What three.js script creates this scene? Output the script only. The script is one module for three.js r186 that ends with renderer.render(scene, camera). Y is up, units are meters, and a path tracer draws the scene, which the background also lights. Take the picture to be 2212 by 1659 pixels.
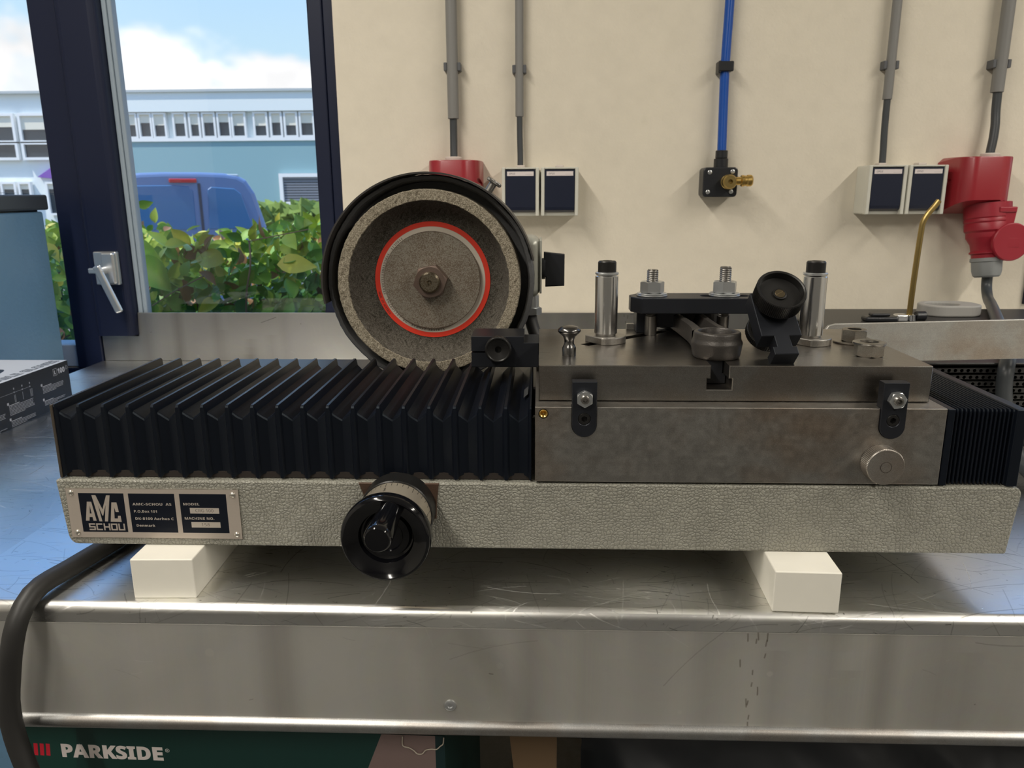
import * as THREE from 'three';
import { RoundedBoxGeometry } from 'three/addons/geometries/RoundedBoxGeometry.js';
import { mergeGeometries, toCreasedNormals as creased } from 'three/addons/utils/BufferGeometryUtils.js';
import { Brush, Evaluator, SUBTRACTION, INTERSECTION, ADDITION } from 'three-bvh-csg';

// ---------------------------------------------------------------- camera, sky, sun, lamps, exposure
const scene = new THREE.Scene();
const rad = THREE.MathUtils.degToRad;
const toCreasedNormals = (g, a) => { g.scale(4000, 4000, 4000); const h = creased(g, a); h.scale(1 / 4000, 1 / 4000, 1 / 4000); return h; };   // the creasing compares positions to a hundredth of a unit
const camera = new THREE.PerspectiveCamera(53.07, 2212 / 1659, 0.05, 200);
camera.position.set(0, 1.239, 0.62);
camera.rotation.set(rad(-13.87), rad(2.11), rad(-0.3), 'YXZ');
camera.focus = 0.7;
camera.userData.fStop = 17;
const renderer = new THREE.WebGLRenderer({ antialias: true });
renderer.toneMapping = THREE.LinearToneMapping;
renderer.toneMappingExposure = 1.0;
renderer.shadowMap.enabled = true;

const SKY = 1.05, LAMP = 54, SUN = 5;
const sun = new THREE.DirectionalLight(new THREE.Color(1, 0.95, 0.86), SUN);
sun.position.set(-9, 17, -1.6 + 5); sun.target.position.set(0, 0, -1.6);
sun.castShadow = true;
Object.assign(sun.shadow.camera, { left: -40, right: 40, top: 40, bottom: -40, near: 0.5, far: 90 });
sun.shadow.mapSize.set(2048, 2048);
scene.add(sun, sun.target);

// ---------------------------------------------------------------- small maths
function rng(s) { let a = s >>> 0; return () => { a |= 0; a = (a + 0x6d2b79f5) | 0; let t = Math.imul(a ^ (a >>> 15), 1 | a); t = (t + Math.imul(t ^ (t >>> 7), 61 | t)) ^ t; return ((t ^ (t >>> 14)) >>> 0) / 4294967296; }; }
const clamp = (x, a = 0, b = 1) => Math.min(b, Math.max(a, x));
const mix = (a, b, t) => a + (b - a) * t;
const sst = (a, b, x) => { const t = clamp((x - a) / (b - a)); return t * t * (3 - 2 * t); };
function lattice(px, py, seed) {                       // periodic value noise
  const r = rng(seed), g = new Float32Array(px * py); for (let i = 0; i < g.length; i++) g[i] = r();
  return (u, v) => {
    const x = u * px, y = v * py, x0 = Math.floor(x), y0 = Math.floor(y), fx = x - x0, fy = y - y0, sx = fx * fx * (3 - 2 * fx), sy = fy * fy * (3 - 2 * fy);
    const X0 = ((x0 % px) + px) % px, X1 = (X0 + 1) % px, Y0 = ((y0 % py) + py) % py, Y1 = (Y0 + 1) % py;
    return mix(mix(g[Y0 * px + X0], g[Y0 * px + X1], sx), mix(g[Y1 * px + X0], g[Y1 * px + X1], sx), sy);
  };
}
function fbm(px, py, oct, seed) {
  const L = []; for (let o = 0; o < oct; o++) L.push(lattice(px << o, py << o, seed + o * 17));
  return (u, v) => { let s = 0, a = 0.5, n = 0; for (const l of L) { s += a * l(u, v); n += a; a *= 0.55; } return s / n; };
}
function tex(w, h, size, fn, srgb = false, sizeY = size) {       // computed texture covering size metres
  const d = new Uint8Array(w * h * 4);
  for (let y = 0, i = 0; y < h; y++) for (let x = 0; x < w; x++, i += 4) { const c = fn((x + 0.5) / w, (y + 0.5) / h); const a = Array.isArray(c) ? c : [c, c, c]; d[i] = clamp(a[0]) * 255; d[i + 1] = clamp(a[1]) * 255; d[i + 2] = clamp(a[2]) * 255; d[i + 3] = 255; }
  const t = new THREE.DataTexture(d, w, h); t.wrapS = t.wrapT = THREE.RepeatWrapping; t.magFilter = THREE.LinearFilter; t.minFilter = THREE.LinearMipmapLinearFilter; t.generateMipmaps = true;
  if (srgb) t.colorSpace = THREE.SRGBColorSpace;
  t.repeat.set(1 / size, 1 / sizeY); t.needsUpdate = true; return t;
}
function canvasTex(w, h, draw, srgb = true) {
  const c = document.createElement('canvas'); c.width = w; c.height = h; draw(c.getContext('2d'), w, h);
  const t = new THREE.CanvasTexture(c); if (srgb) t.colorSpace = THREE.SRGBColorSpace; t.anisotropy = 8; return t;
}

// ---------------------------------------------------------------- sky (air and clouds only)
{
  const W = 2048, H = 1024, d = new Float32Array(W * H * 4), n1 = fbm(10, 8, 5, 71), n2 = fbm(80, 60, 4, 91), n3 = fbm(90, 70, 4, 131);
  for (let y = 0; y < H; y++) for (let x = 0; x < W; x++) {
    const u = (x + 0.5) / W, v = (y + 0.5) / H, el = (v - 0.5) * 180, i = (y * W + x) * 4;
    const t = sst(4, 30, el), base = [mix(0.60, 0.27, t), mix(0.84, 0.6, t), mix(0.97, 1.25, t)];
    const top = 9.6 + 5 * (n1(u, 0.3) - 0.5) + 4.2 * (n3(u, v) - 0.5), band = sst(top + 0.7, top - 0.7, el) * sst(-2, 2, el) * (0.72 + 0.28 * sst(0.3, 0.5, n3(u * 2, v * 2)));
    const high = sst(0.6, 0.78, n1(u + 0.37, v * 1.7)) * sst(20, 34, el) * 0.5;
    const c = clamp(band * 1 + high), w = 1.5 - 0.75 * n2(u, v);
    for (let k = 0; k < 3; k++) d[i + k] = el < -1 ? [0.34, 0.35, 0.33][k] * SKY : SKY * mix(base[k], w * [1, 1.0, 1.01][k], c);
    d[i + 3] = 1;
  }
  const t = new THREE.DataTexture(d, W, H, THREE.RGBAFormat, THREE.FloatType);
  t.mapping = THREE.EquirectangularReflectionMapping; t.magFilter = THREE.LinearFilter; t.wrapS = THREE.RepeatWrapping; t.needsUpdate = true;
  scene.background = t;
}

// ---------------------------------------------------------------- building helpers
const ORG = new Map(), used = new Map();
function num(n) { const k = used.get(n) ?? 0; used.set(n, k + 1); return k ? `${n}_${String(k).padStart(3, '0')}` : n; }
function tag(o, label, category, group, kind) { if (label) o.userData.label = label; if (category) o.userData.category = category; if (group) o.userData.group = group; if (kind) o.userData.kind = kind; return o; }
function thing(name, label, category, o = [0, 0, 0], group) { const g = new THREE.Group(); g.name = num(name); g.position.set(...o); tag(g, label, category, group); scene.add(g); ORG.set(g, o); return g; }
function boxUV(geo) {                                   // uv in metres, by the face's main direction
  let g = geo.index ? geo.toNonIndexed() : geo; if (!g.attributes.normal) g.computeVertexNormals();
  const p = g.attributes.position, n = p.count, uv = new Float32Array(n * 2), a = new THREE.Vector3(), b = new THREE.Vector3(), c = new THREE.Vector3();
  for (let i = 0; i < n; i += 3) {
    a.fromBufferAttribute(p, i); b.fromBufferAttribute(p, i + 1).sub(a); c.fromBufferAttribute(p, i + 2).sub(a); b.cross(c);
    const x = Math.abs(b.x), y = Math.abs(b.y), z = Math.abs(b.z);
    for (let k = 0; k < 3; k++) { const X = p.getX(i + k), Y = p.getY(i + k), Z = p.getZ(i + k); const q = z >= x && z >= y ? [X, Y] : y >= x ? [X, Z] : [Z, Y]; uv[(i + k) * 2] = q[0]; uv[(i + k) * 2 + 1] = q[1]; }
  }
  g.setAttribute('uv', new THREE.BufferAttribute(uv, 2)); return g;
}
function prep(geo, keep) { return keep ? geo : boxUV(geo); }
function part(p, name, geo, mat, label, keepUV) {        // geometry is given in room coordinates
  const o = ORG.get(p), g = prep(geo, keepUV); g.translate(-o[0], -o[1], -o[2]);
  const m = new THREE.Mesh(g, mat); m.name = name; m.castShadow = m.receiveShadow = true; if (label) m.userData.label = label; p.add(m); ORG.set(m, o); return m;
}
function solo(name, geo, mat, label, category, o, group, keepUV) {
  const g = prep(geo, keepUV); g.translate(-o[0], -o[1], -o[2]);
  const m = new THREE.Mesh(g, mat); m.name = num(name); m.position.set(...o); m.castShadow = m.receiveShadow = true; tag(m, label, category, group); scene.add(m); ORG.set(m, o); return m;
}
function struct(name, geo, mat, keepUV) { const m = new THREE.Mesh(prep(geo, keepUV), mat); m.name = name; m.castShadow = m.receiveShadow = true; m.userData.kind = 'structure'; scene.add(m); ORG.set(m, [0, 0, 0]); return m; }
function box(x0, x1, y0, y1, z0, z1, r = 0) {
  const w = x1 - x0, h = y1 - y0, d = z1 - z0;
  const g = r ? new RoundedBoxGeometry(w, h, d, 2, Math.min(r, w / 2.01, h / 2.01, d / 2.01)) : new THREE.BoxGeometry(w, h, d);
  g.translate((x0 + x1) / 2, (y0 + y1) / 2, (z0 + z1) / 2); return g.index ? g.toNonIndexed() : g;
}
function merge(...gs) { return mergeGeometries(gs.flat().map((g) => { const h = g.index ? g.toNonIndexed() : g; for (const k of Object.keys(h.attributes)) if (!['position', 'normal', 'uv'].includes(k)) h.deleteAttribute(k); if (!h.attributes.uv) h.setAttribute('uv', new THREE.BufferAttribute(new Float32Array(h.attributes.position.count * 2), 2)); return h; })); }
// surface of revolution round y; pts = [[radius, y], ...]; fn(angle, i) adds to the radius
function revolve(pts, seg = 48, fn, crease = 0.55) {
  const n = pts.length, v = [], id = [];
  for (let s = 0; s < seg; s++) { const a = (s / seg) * Math.PI * 2; for (let i = 0; i < n; i++) { const r = Math.max(0, pts[i][0] + (fn ? fn(a, i, s) : 0)); v.push(Math.cos(a) * r, pts[i][1], -Math.sin(a) * r); } }
  for (let s = 0; s < seg; s++) for (let i = 0; i < n - 1; i++) { const a = s * n + i, b = ((s + 1) % seg) * n + i; if (pts[i][0] > 1e-9) id.push(a, b, a + 1); if (pts[i + 1][0] > 1e-9) id.push(b, b + 1, a + 1); }
  const g = new THREE.BufferGeometry(); g.setAttribute('position', new THREE.Float32BufferAttribute(v, 3)); g.setIndex(id);
  return toCreasedNormals(g, crease);
}
// bar of radius r from y0 to y1 with chamfer c
const rod = (r, y0, y1, c = 0.0006, seg = 40) => revolve([[0, y0], [r - c, y0], [r, y0 + c], [r, y1 - c], [r - c, y1], [0, y1]], seg);
const tube0 = (ro, ri, y0, y1, c = 0.0005, seg = 40) => revolve([[ri, y0 + c], [ri + c, y0], [ro - c, y0], [ro, y0 + c], [ro, y1 - c], [ro - c, y1], [ri + c, y1], [ri, y1 - c], [ri, y0 + c]], seg);
function aim(g, dir, at) { const q = new THREE.Quaternion().setFromUnitVectors(new THREE.Vector3(0, 1, 0), new THREE.Vector3(...dir).normalize()); g.applyQuaternion(q); if (at) g.translate(...at); return g; }
const move = (g, x, y, z) => g.translate(x, y, z);
function poly(pts) { const s = new THREE.Shape(); pts.forEach((p, i) => (i ? s.lineTo(p[0], p[1]) : s.moveTo(p[0], p[1]))); s.closePath(); return s; }
function hole(pts) { const s = new THREE.Path(); pts.forEach((p, i) => (i ? s.lineTo(p[0], p[1]) : s.moveTo(p[0], p[1]))); s.closePath(); return s; }
const circ = (x, y, r, n = 24, a0 = 0) => Array.from({ length: n }, (_, i) => [x + r * Math.cos(a0 + (i / n) * Math.PI * 2), y + r * Math.sin(a0 + (i / n) * Math.PI * 2)]);
function ext(pts, z0, z1, bevel = 0, holes = [], bs = 1) {   // outline in x, y pulled from z0 to z1
  const s = pts.getPoints ? pts : poly(pts); for (const h of holes) s.holes.push(hole(h));
  const g = new THREE.ExtrudeGeometry(s, { depth: z1 - z0 - 2 * bevel, bevelEnabled: bevel > 0, bevelThickness: bevel, bevelSize: bevel, bevelOffset: -bevel, bevelSegments: bs, curveSegments: 10 });
  g.translate(0, 0, z0 + bevel); return g;
}
function rrect(x0, x1, y0, y1, r, n = 6) { const o = []; for (const [cx, cy, a] of [[x1 - r, y0 + r, -90], [x1 - r, y1 - r, 0], [x0 + r, y1 - r, 90], [x0 + r, y0 + r, 180]]) for (let i = 0; i <= n; i++) { const t = rad(a + (90 * i) / n); o.push([cx + r * Math.cos(t), cy + r * Math.sin(t)]); } return o; }
const ev = new Evaluator(); ev.useGroups = false; ev.attributes = ['position', 'normal', 'uv'];
function brush(g) { let h = g.index ? g.toNonIndexed() : g.clone(); if (!h.attributes.uv) h.setAttribute('uv', new THREE.BufferAttribute(new Float32Array(h.attributes.position.count * 2), 2)); if (!h.attributes.normal) h.computeVertexNormals(); h.clearGroups(); const b = new Brush(h); b.updateMatrixWorld(); return b; }
function csg(a, b, op = SUBTRACTION) { const r = ev.evaluate(brush(a), brush(b), op).geometry; r.clearGroups(); return r.index ? r.toNonIndexed() : r; }
function hexNut(af, h, hr, flat = false) {                // axis y, base at 0
  const R = af / Math.sqrt(3), hex = ext(circ(0, 0, R, 6), 0, h, 0, hr ? [circ(0, 0, hr, 28)] : []); hex.rotateX(-Math.PI / 2);
  const c = (R - af / 2) * 0.62, e = af / 2 * 0.985;
  const cone = revolve([[0, -0.0001], [flat ? R * 1.02 : e, -0.0001], [R * 1.01, flat ? 0.0001 : c], [R * 1.01, h - c], [e, h + 0.0001], [0, h + 0.0001]], 48);
  return csg(hex, cone, INTERSECTION);
}
function thread(r, pitch, y0, y1, dep = 0.0009, seg = 20, cap = true) {   // helical thread round y with a chamfered top
  const rows = Math.ceil((y1 - y0) / pitch * 6), v = [], id = [];
  for (let j = 0; j <= rows; j++) for (let s = 0; s <= seg; s++) { const y = mix(y0, y1, j / rows), a = (s / seg) * Math.PI * 2; let t = (y / pitch + s / seg) % 1; t = Math.abs(t * 2 - 1); const top = clamp((y1 - y) / 0.0012); const rr = (r - dep * t) * mix(0.86, 1, top); v.push(Math.cos(a) * rr, y, -Math.sin(a) * rr); }
  const W = seg + 1; for (let j = 0; j < rows; j++) for (let s = 0; s < seg; s++) { const a = j * W + s; id.push(a, a + 1, a + W, a + 1, a + W + 1, a + W); }
  if (cap) { const c = v.length / 3; v.push(0, y1, 0); for (let s = 0; s < seg; s++) id.push(rows * W + s, rows * W + s + 1, c); }
  const g = new THREE.BufferGeometry(); g.setAttribute('position', new THREE.Float32BufferAttribute(v, 3)); g.setIndex(id); return toCreasedNormals(g, 0.5);
}
function pipe(pts, r, seg = 60, rs = 14) {                // cable along points, closed at both ends
  const c = new THREE.CatmullRomCurve3(pts.map((p) => new THREE.Vector3(...p)), false, 'centripetal'), g = new THREE.TubeGeometry(c, seg, r, rs, false).toNonIndexed(), out = [g];
  for (const t of [0, 1]) { const q = new THREE.CircleGeometry(r, rs).toNonIndexed(), d = c.getTangentAt(t).multiplyScalar(t ? 1 : -1); q.applyQuaternion(new THREE.Quaternion().setFromUnitVectors(new THREE.Vector3(0, 0, 1), d)); const e = c.getPointAt(t); q.translate(e.x, e.y, e.z); out.push(q); }
  return merge(out);
}
function knurledRim(r, y0, y1, n, d, inner) {              // knurled ring profile between y0 and y1
  const pts = [[0, y0], [r - 0.001, y0], [r, y0 + 0.001], [r, y1 - 0.001], [r - 0.001, y1], ...inner];
  return revolve(pts, n * 4, (a, i, s) => (i === 2 || i === 3) ? (s % 4 === 0 ? 0 : s % 4 === 2 ? -d : -d * 0.45) : 0, 0.35);
}

// ---------------------------------------------------------------- materials
const S = (o) => new THREE.MeshStandardMaterial(o), P = (o) => new THREE.MeshPhysicalMaterial(o);
const lin = (r, g, b) => new THREE.Color().setRGB(r, g, b);
const nA = fbm(4, 4, 5, 11), nB = fbm(16, 16, 4, 23), nC = fbm(64, 64, 3, 37), nD = fbm(3, 5, 4, 51), nF = lattice(256, 256, 77);
const streak = fbm(4, 160, 3, 61), streakV = fbm(160, 4, 3, 63);
const T = {}, hash = rng(4711);
T.steel = tex(1024, 1024, 0.3, (u, v) => { const s = 0.86 + 0.05 * (nB(u, v) - 0.5) + 0.05 * (nC(u, v) - 0.5) + 0.13 * (hash() - 0.5) + 0.04 * (streak(u, v) - 0.5), br = sst(0.5, 0.75, nA(u, v)) * 0.3 + sst(0.6, 0.75, nD(u, v)) * 0.25, sp = hash() > 0.985 ? 0.2 : 0; return [s * (1 - 0.16 * br) + sp, s * (1 - 0.27 * br) + sp, s * (1 - 0.36 * br) + sp]; }, true);
T.steelR = tex(512, 512, 0.3, (u, v) => [0, 0.42 + 0.12 * (nA(u, v) - 0.5) + 0.12 * (nC(u, v) - 0.5), 0]);
T.fine = tex(512, 512, 0.05, (u, v) => nC(u, v) * 0.6 + nF(u, v) * 0.4);
T.groundTop = tex(512, 1024, 0.3, (u, v) => [0, 0.33 + 0.04 * (streak(u, v) - 0.5) + 0.1 * (nA(u, v) - 0.5), 0]);
// hammered paint: cells with dark pooled lines between
{
  const N = 54, r = rng(5), px = [], G = []; for (let i = 0; i < N * N; i++) px.push([(i % N + 0.15 + 0.7 * r()) / N, (Math.floor(i / N) + 0.15 + 0.7 * r()) / N]);
  const cell = (u, v) => { u += 0.03 * (nB(u, v) - 0.5) + 0.012 * (nC(u, v) - 0.5); v += 0.03 * (nB(v, u) - 0.5) + 0.012 * (nC(v, u) - 0.5); let a = 9, b = 9; const cx = Math.floor(u * N), cy = Math.floor(v * N); for (let j = -2; j <= 2; j++) for (let i = -2; i <= 2; i++) { const X = cx + i, Y = cy + j, q = px[((Y % N + N) % N) * N + ((X % N + N) % N)]; const dx = (q[0] + Math.floor(X / N) - u), dy = (q[1] + Math.floor(Y / N) - v) * 1.25, dd = Math.hypot(dx, dy) * N; if (dd < a) { b = a; a = dd; } else if (dd < b) b = dd; } return [a, b - a]; };
  const hgt = (u, v) => { const [a, e] = cell(u, v); return 0.55 * sst(0, 0.5, e) + 0.3 * (1 - a) + 0.15 * nC(u, v); };
  T.hammer = tex(1024, 1024, 0.17, hgt);
  T.hammerC = tex(1024, 1024, 0.17, (u, v) => { const [a, e] = cell(u, v), l = sst(0.0, 0.2, e) * 0.2 + 0.8, s = l * (0.93 + 0.14 * (nB(u, v) - 0.5)); return [s, s * 0.995, s * 0.965]; }, true);
}
// grinding wheel grain
T.grain = tex(1024, 1024, 0.042, (u, v) => { const g = 0.5 * nF(u, v) + 0.5 * nC(u, v), d = sst(0.3, 0.72, g) * 0.5 + 0.4; const h = sst(0.45, 0.7, nB(u, v)) * 0.12; return [d + 0.03 - h, d - h, d - 0.06 - h]; }, true);
T.grainB = tex(1024, 1024, 0.042, (u, v) => 0.5 * nF(u, v) + 0.5 * nC(u, v));
const worm = fbm(110, 110, 3, 301);
T.rust = tex(1024, 1024, 0.075, (u, v) => { const w = worm(u, v), m = 0.6 * sst(0.44, 0.66, w + 0.42 * (nA(u * 1, v * 1) - 0.5)), s = 0.86 + 0.12 * (nC(u, v) - 0.5); return [mix(s, 0.56, m), mix(s * 0.975, 0.47, m), mix(s * 0.92, 0.40, m)]; }, true);
T.cast = tex(512, 512, 0.04, (u, v) => 0.6 * nB(u, v) + 0.4 * nC(u, v));
T.wall = tex(1024, 1024, 1.6, (u, v) => { const s = 0.97 + 0.05 * (nA(u, v) - 0.5) + 0.03 * (nC(u, v) - 0.5), m = sst(0.78, 0.86, nB(u * 0.5, v * 0.5)) * 0.05; return [s - m, s - m, s - m * 1.2 - 0.012 * (nA(v, u) - 0.5)]; }, true);
T.wallB = tex(512, 512, 0.25, (u, v) => nB(u, v) * 0.7 + nC(u, v) * 0.3);
T.conc = tex(512, 512, 1.2, (u, v) => { const s = 0.8 + 0.25 * (nA(u, v) - 0.5) + 0.15 * (nC(u, v) - 0.5); return [s, s, s]; }, true);
// worked aluminium sheet: scratches on canvas
function scratchCanvas(seed, bg, n, dark) {
  return (c, w, h) => {
    const r = rng(seed); c.fillStyle = bg; c.fillRect(0, 0, w, h);
    for (let i = 0; i < 120; i++) { const x = r() * w, y = r() * h, q = 60 + r() * 260, g = c.createRadialGradient(x, y, 0, x, y, q), k = r() < 0.5 ? '255,250,240' : '90,85,75'; g.addColorStop(0, `rgba(${k},0.10)`); g.addColorStop(1, `rgba(${k},0)`); c.fillStyle = g; c.fillRect(x - q, y - q, q * 2, q * 2); }
    for (let i = 0; i < n * 2; i++) { const x = r() * w, y = r() * h, a = (r() < 0.6 ? (r() - 0.5) * 0.9 : r() * 6.28), l = 6 + Math.pow(r(), 4) * 170, bend = (r() - 0.5) * l * 0.3; c.strokeStyle = r() < dark ? `rgba(40,38,34,${0.15 + 0.55 * r() * r()})` : `rgba(255,255,255,${0.1 + 0.3 * r()})`; c.lineWidth = 0.5 + 1.0 * r() * r(); c.beginPath(); c.moveTo(x, y); c.quadraticCurveTo(x + Math.cos(a) * l / 2 - Math.sin(a) * bend, y + Math.sin(a) * l / 2 + Math.cos(a) * bend, x + Math.cos(a) * l, y + Math.sin(a) * l); c.stroke(); }
    for (let i = 0; i < n / 3; i++) { c.fillStyle = r() < 0.7 ? `rgba(35,32,28,${0.2 + 0.4 * r()})` : `rgba(255,255,255,${0.4 * r()})`; c.beginPath(); c.ellipse(r() * w, r() * h, 0.7 + 3 * r() * r() * r(), 0.7 + 1.6 * r() * r(), r() * 3, 0, 6.3); c.fill(); }
  };
}
function rep(t, sx, sy = sx) { t.offset.set(0.5, 0.2); t.wrapS = t.wrapT = THREE.RepeatWrapping; t.repeat.set(1 / sx, 1 / sy); return t; }
T.bench = rep(canvasTex(2048, 2048, scratchCanvas(8, '#f0efec', 3200, 0.75)), 1.05);
T.benchR = rep(canvasTex(2048, 2048, scratchCanvas(8, 'rgb(72,72,72)', 3200, 0.25), false), 1.05);
T.apron = rep(canvasTex(2048, 1024, (c, w, h) => {
  scratchCanvas(31, '#d8d6d1', 90, 0.4)(c, w, h); const r = rng(9);
  for (let i = 0; i < 60; i++) { const x = r() * w; const g = c.createLinearGradient(x - 26, 0, x + 26, 0), k = r() < 0.55 ? '110,104,96' : '255,250,240'; g.addColorStop(0, `rgba(${k},0)`); g.addColorStop(0.5, `rgba(${k},${0.06 + 0.1 * r()})`); g.addColorStop(1, `rgba(${k},0)`); c.fillStyle = g; const y = r() * h * 0.5; c.fillRect(x - 26, y, 52, h * (0.3 + 0.7 * r())); }
  for (let i = 0; i < 40; i++) { c.fillStyle = `rgba(235,232,222,${0.15 + 0.3 * r()})`; c.beginPath(); c.arc(r() * w, r() * h, 3 + 4 * r(), 0, 7); c.fill(); }
  for (let i = 0; i < 90; i++) { const y = h * r(); c.strokeStyle = 'rgba(70,60,48,0.5)'; c.lineWidth = 1.4; const x = w * 0.64 + (r() - 0.5) * 40; c.beginPath(); c.moveTo(x, y); c.lineTo(x + 3 * (r() - 0.5), y + 6 + 8 * r()); c.stroke(); }
}), 1.3, 0.65);
const M = {
  wall: S({ color: lin(0.755, 0.69, 0.57), roughness: 0.85, map: T.wall, bumpMap: T.wallB, bumpScale: 0.0006 }),
  ceiling: S({ color: lin(0.6, 0.59, 0.56), roughness: 0.9 }),
  roomWall: S({ color: lin(0.17, 0.165, 0.155), roughness: 0.9, map: T.wall }),
  sideWall: S({ color: lin(0.5, 0.48, 0.44), roughness: 0.9, map: T.wall }),
  floor: S({ color: lin(0.13, 0.128, 0.122), roughness: 0.6, map: T.conc }),
  navy: P({ color: lin(0.006, 0.010, 0.031), roughness: 0.45, specularIntensity: 0.6 }),
  gasket: S({ color: lin(0.27, 0.33, 0.39), roughness: 0.5 }),
  sill: S({ color: lin(0.45, 0.52, 0.58), roughness: 0.6 }),
  glass: P({ color: 0xffffff, roughness: 0, transmission: 1, thickness: 0, ior: 1.5 }),
  alu: S({ color: lin(0.98, 0.98, 0.98), metalness: 1, roughness: 1, map: T.bench, roughnessMap: T.benchR }),
  apron: S({ color: lin(0.60, 0.595, 0.59), metalness: 0.45, roughness: 0.5, map: T.apron }),
  aluPlain: S({ color: lin(0.62, 0.62, 0.61), metalness: 1, roughness: 0.4, map: T.steel }),
  splash: S({ color: lin(0.52, 0.525, 0.545), metalness: 0.85, roughness: 0.34, map: T.apron }),
  poly: S({ color: lin(0.84, 0.81, 0.72), roughness: 0.5, map: T.wall }),
  paint: P({ color: lin(0.335, 0.33, 0.298), roughness: 0.4, map: T.hammerC, bumpMap: T.hammer, bumpScale: 0.0007 }),
  rubber: P({ color: lin(0.004, 0.0052, 0.009), roughness: 0.38, specularIntensity: 0.6, specularColor: lin(0.75, 0.88, 1), bumpMap: T.fine, bumpScale: 0.00004 }),
  rubberStrip: S({ color: lin(0.02, 0.014, 0.011), roughness: 0.7 }),
  steel: S({ color: lin(0.53, 0.51, 0.475), metalness: 1, roughness: 1, map: T.steel, roughnessMap: T.steelR }),
  steelTop: S({ color: lin(0.46, 0.44, 0.41), metalness: 1, roughness: 0.9, map: T.steel, roughnessMap: T.groundTop }),
  blackOx: S({ color: lin(0.022, 0.024, 0.03), metalness: 0.55, roughness: 0.4, bumpMap: T.fine, bumpScale: 0.00002 }),
  blackOx2: S({ color: lin(0.026, 0.025, 0.024), metalness: 0.6, roughness: 0.38 }),
  zinc: S({ color: lin(0.62, 0.635, 0.64), metalness: 0.9, roughness: 0.3 }),
  plainNut: S({ color: lin(0.46, 0.44, 0.40), metalness: 1, roughness: 0.3, map: T.steel }),
  stud: S({ color: lin(0.30, 0.285, 0.265), metalness: 1, roughness: 0.36 }),
  ground: S({ color: lin(0.82, 0.81, 0.79), metalness: 1, roughness: 0.2 }),
  forged: S({ color: lin(0.062, 0.056, 0.051), metalness: 0.5, roughness: 0.42, bumpMap: T.cast, bumpScale: 0.00022 }),
  wheel: S({ color: lin(0.72, 0.69, 0.63), roughness: 0.95, map: T.grain, bumpMap: T.grainB, bumpScale: 0.0006 }),
  wheelDark: S({ color: lin(0.25, 0.245, 0.24), roughness: 0.95, map: T.grain, bumpMap: T.grainB, bumpScale: 0.0008 }),
  cast: S({ color: lin(0.085, 0.085, 0.086), metalness: 0.0, roughness: 0.42, bumpMap: T.cast, bumpScale: 0.0004 }),
  rust: S({ color: lin(0.47, 0.45, 0.42), metalness: 0.6, roughness: 0.45, map: T.rust }),
  rustNut: S({ color: lin(0.235, 0.17, 0.14), metalness: 0.7, roughness: 0.45, map: T.steel }),
  housing: S({ color: lin(0.43, 0.43, 0.375), metalness: 0.35, roughness: 0.36 }),
  black: S({ color: lin(0.012, 0.013, 0.016), roughness: 0.35 }),
  bakelite: P({ color: lin(0.003, 0.003, 0.004), roughness: 0.1 }),
  satin: S({ color: lin(0.60, 0.57, 0.51), metalness: 1, roughness: 0.36 }),
  knob: S({ color: lin(0.50, 0.47, 0.43), metalness: 0.9, roughness: 0.42, map: T.steel }),
  brass: S({ color: lin(0.72, 0.49, 0.16), metalness: 1, roughness: 0.28 }),
  brassDull: S({ color: lin(0.40, 0.29, 0.11), metalness: 1, roughness: 0.36 }),
  chrome: S({ color: lin(0.75, 0.76, 0.77), metalness: 1, roughness: 0.16 }),
  lever: S({ color: lin(0.7, 0.72, 0.74), metalness: 0.9, roughness: 0.3 }),
  cable: S({ color: lin(0.022, 0.021, 0.02), roughness: 0.5 }),
  greyCable: S({ color: lin(0.045, 0.05, 0.055), roughness: 0.4 }),
  conduit: S({ color: lin(0.20, 0.195, 0.185), roughness: 0.5 }),
  clip: S({ color: lin(0.085, 0.088, 0.095), roughness: 0.5 }),
  cover: S({ color: lin(0.60, 0.59, 0.52), roughness: 0.45 }),
  flap: S({ color: lin(0.012, 0.016, 0.034), roughness: 0.3 }),
  red: P({ color: lin(0.30, 0.013, 0.022), roughness: 0.34 }),
  red2: P({ color: lin(0.31, 0.013, 0.027), roughness: 0.42 }),
  pinkGrey: S({ color: lin(0.6, 0.53, 0.48), roughness: 0.6 }),
  grey: S({ color: lin(0.24, 0.25, 0.25), roughness: 0.5 }),
  greyLight: S({ color: lin(0.36, 0.35, 0.33), roughness: 0.6 }),
  blue: P({ color: lin(0.004, 0.07, 0.36), roughness: 0.28 }),
  cabinet: S({ color: lin(0.15, 0.29, 0.45), roughness: 0.3, bumpMap: T.wallB, bumpScale: 0.0008 }),
  cabinetLid: S({ color: lin(0.05, 0.06, 0.075), roughness: 0.4 }),
  card: S({ color: lin(0.15, 0.095, 0.05), roughness: 0.9 }),
  boxGreen: S({ color: lin(0.008, 0.04, 0.034), roughness: 0.5 }),
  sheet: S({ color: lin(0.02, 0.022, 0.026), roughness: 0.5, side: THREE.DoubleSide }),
  bar: S({ color: lin(0.56, 0.55, 0.51), metalness: 0.55, roughness: 0.45, map: T.steel }),
  perf: S({ color: lin(0.035, 0.034, 0.033), metalness: 0.3, roughness: 0.42 }),
  lampBody: S({ color: lin(0.8, 0.8, 0.78), roughness: 0.5 }),
  lampGlow: S({ color: lin(0.9, 0.88, 0.82), emissive: lin(1, 0.95, 0.85), emissiveIntensity: 3, roughness: 0.6 }),
};
M.red.clearcoat = 0.3; M.red.clearcoatRoughness = 0.2;

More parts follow.
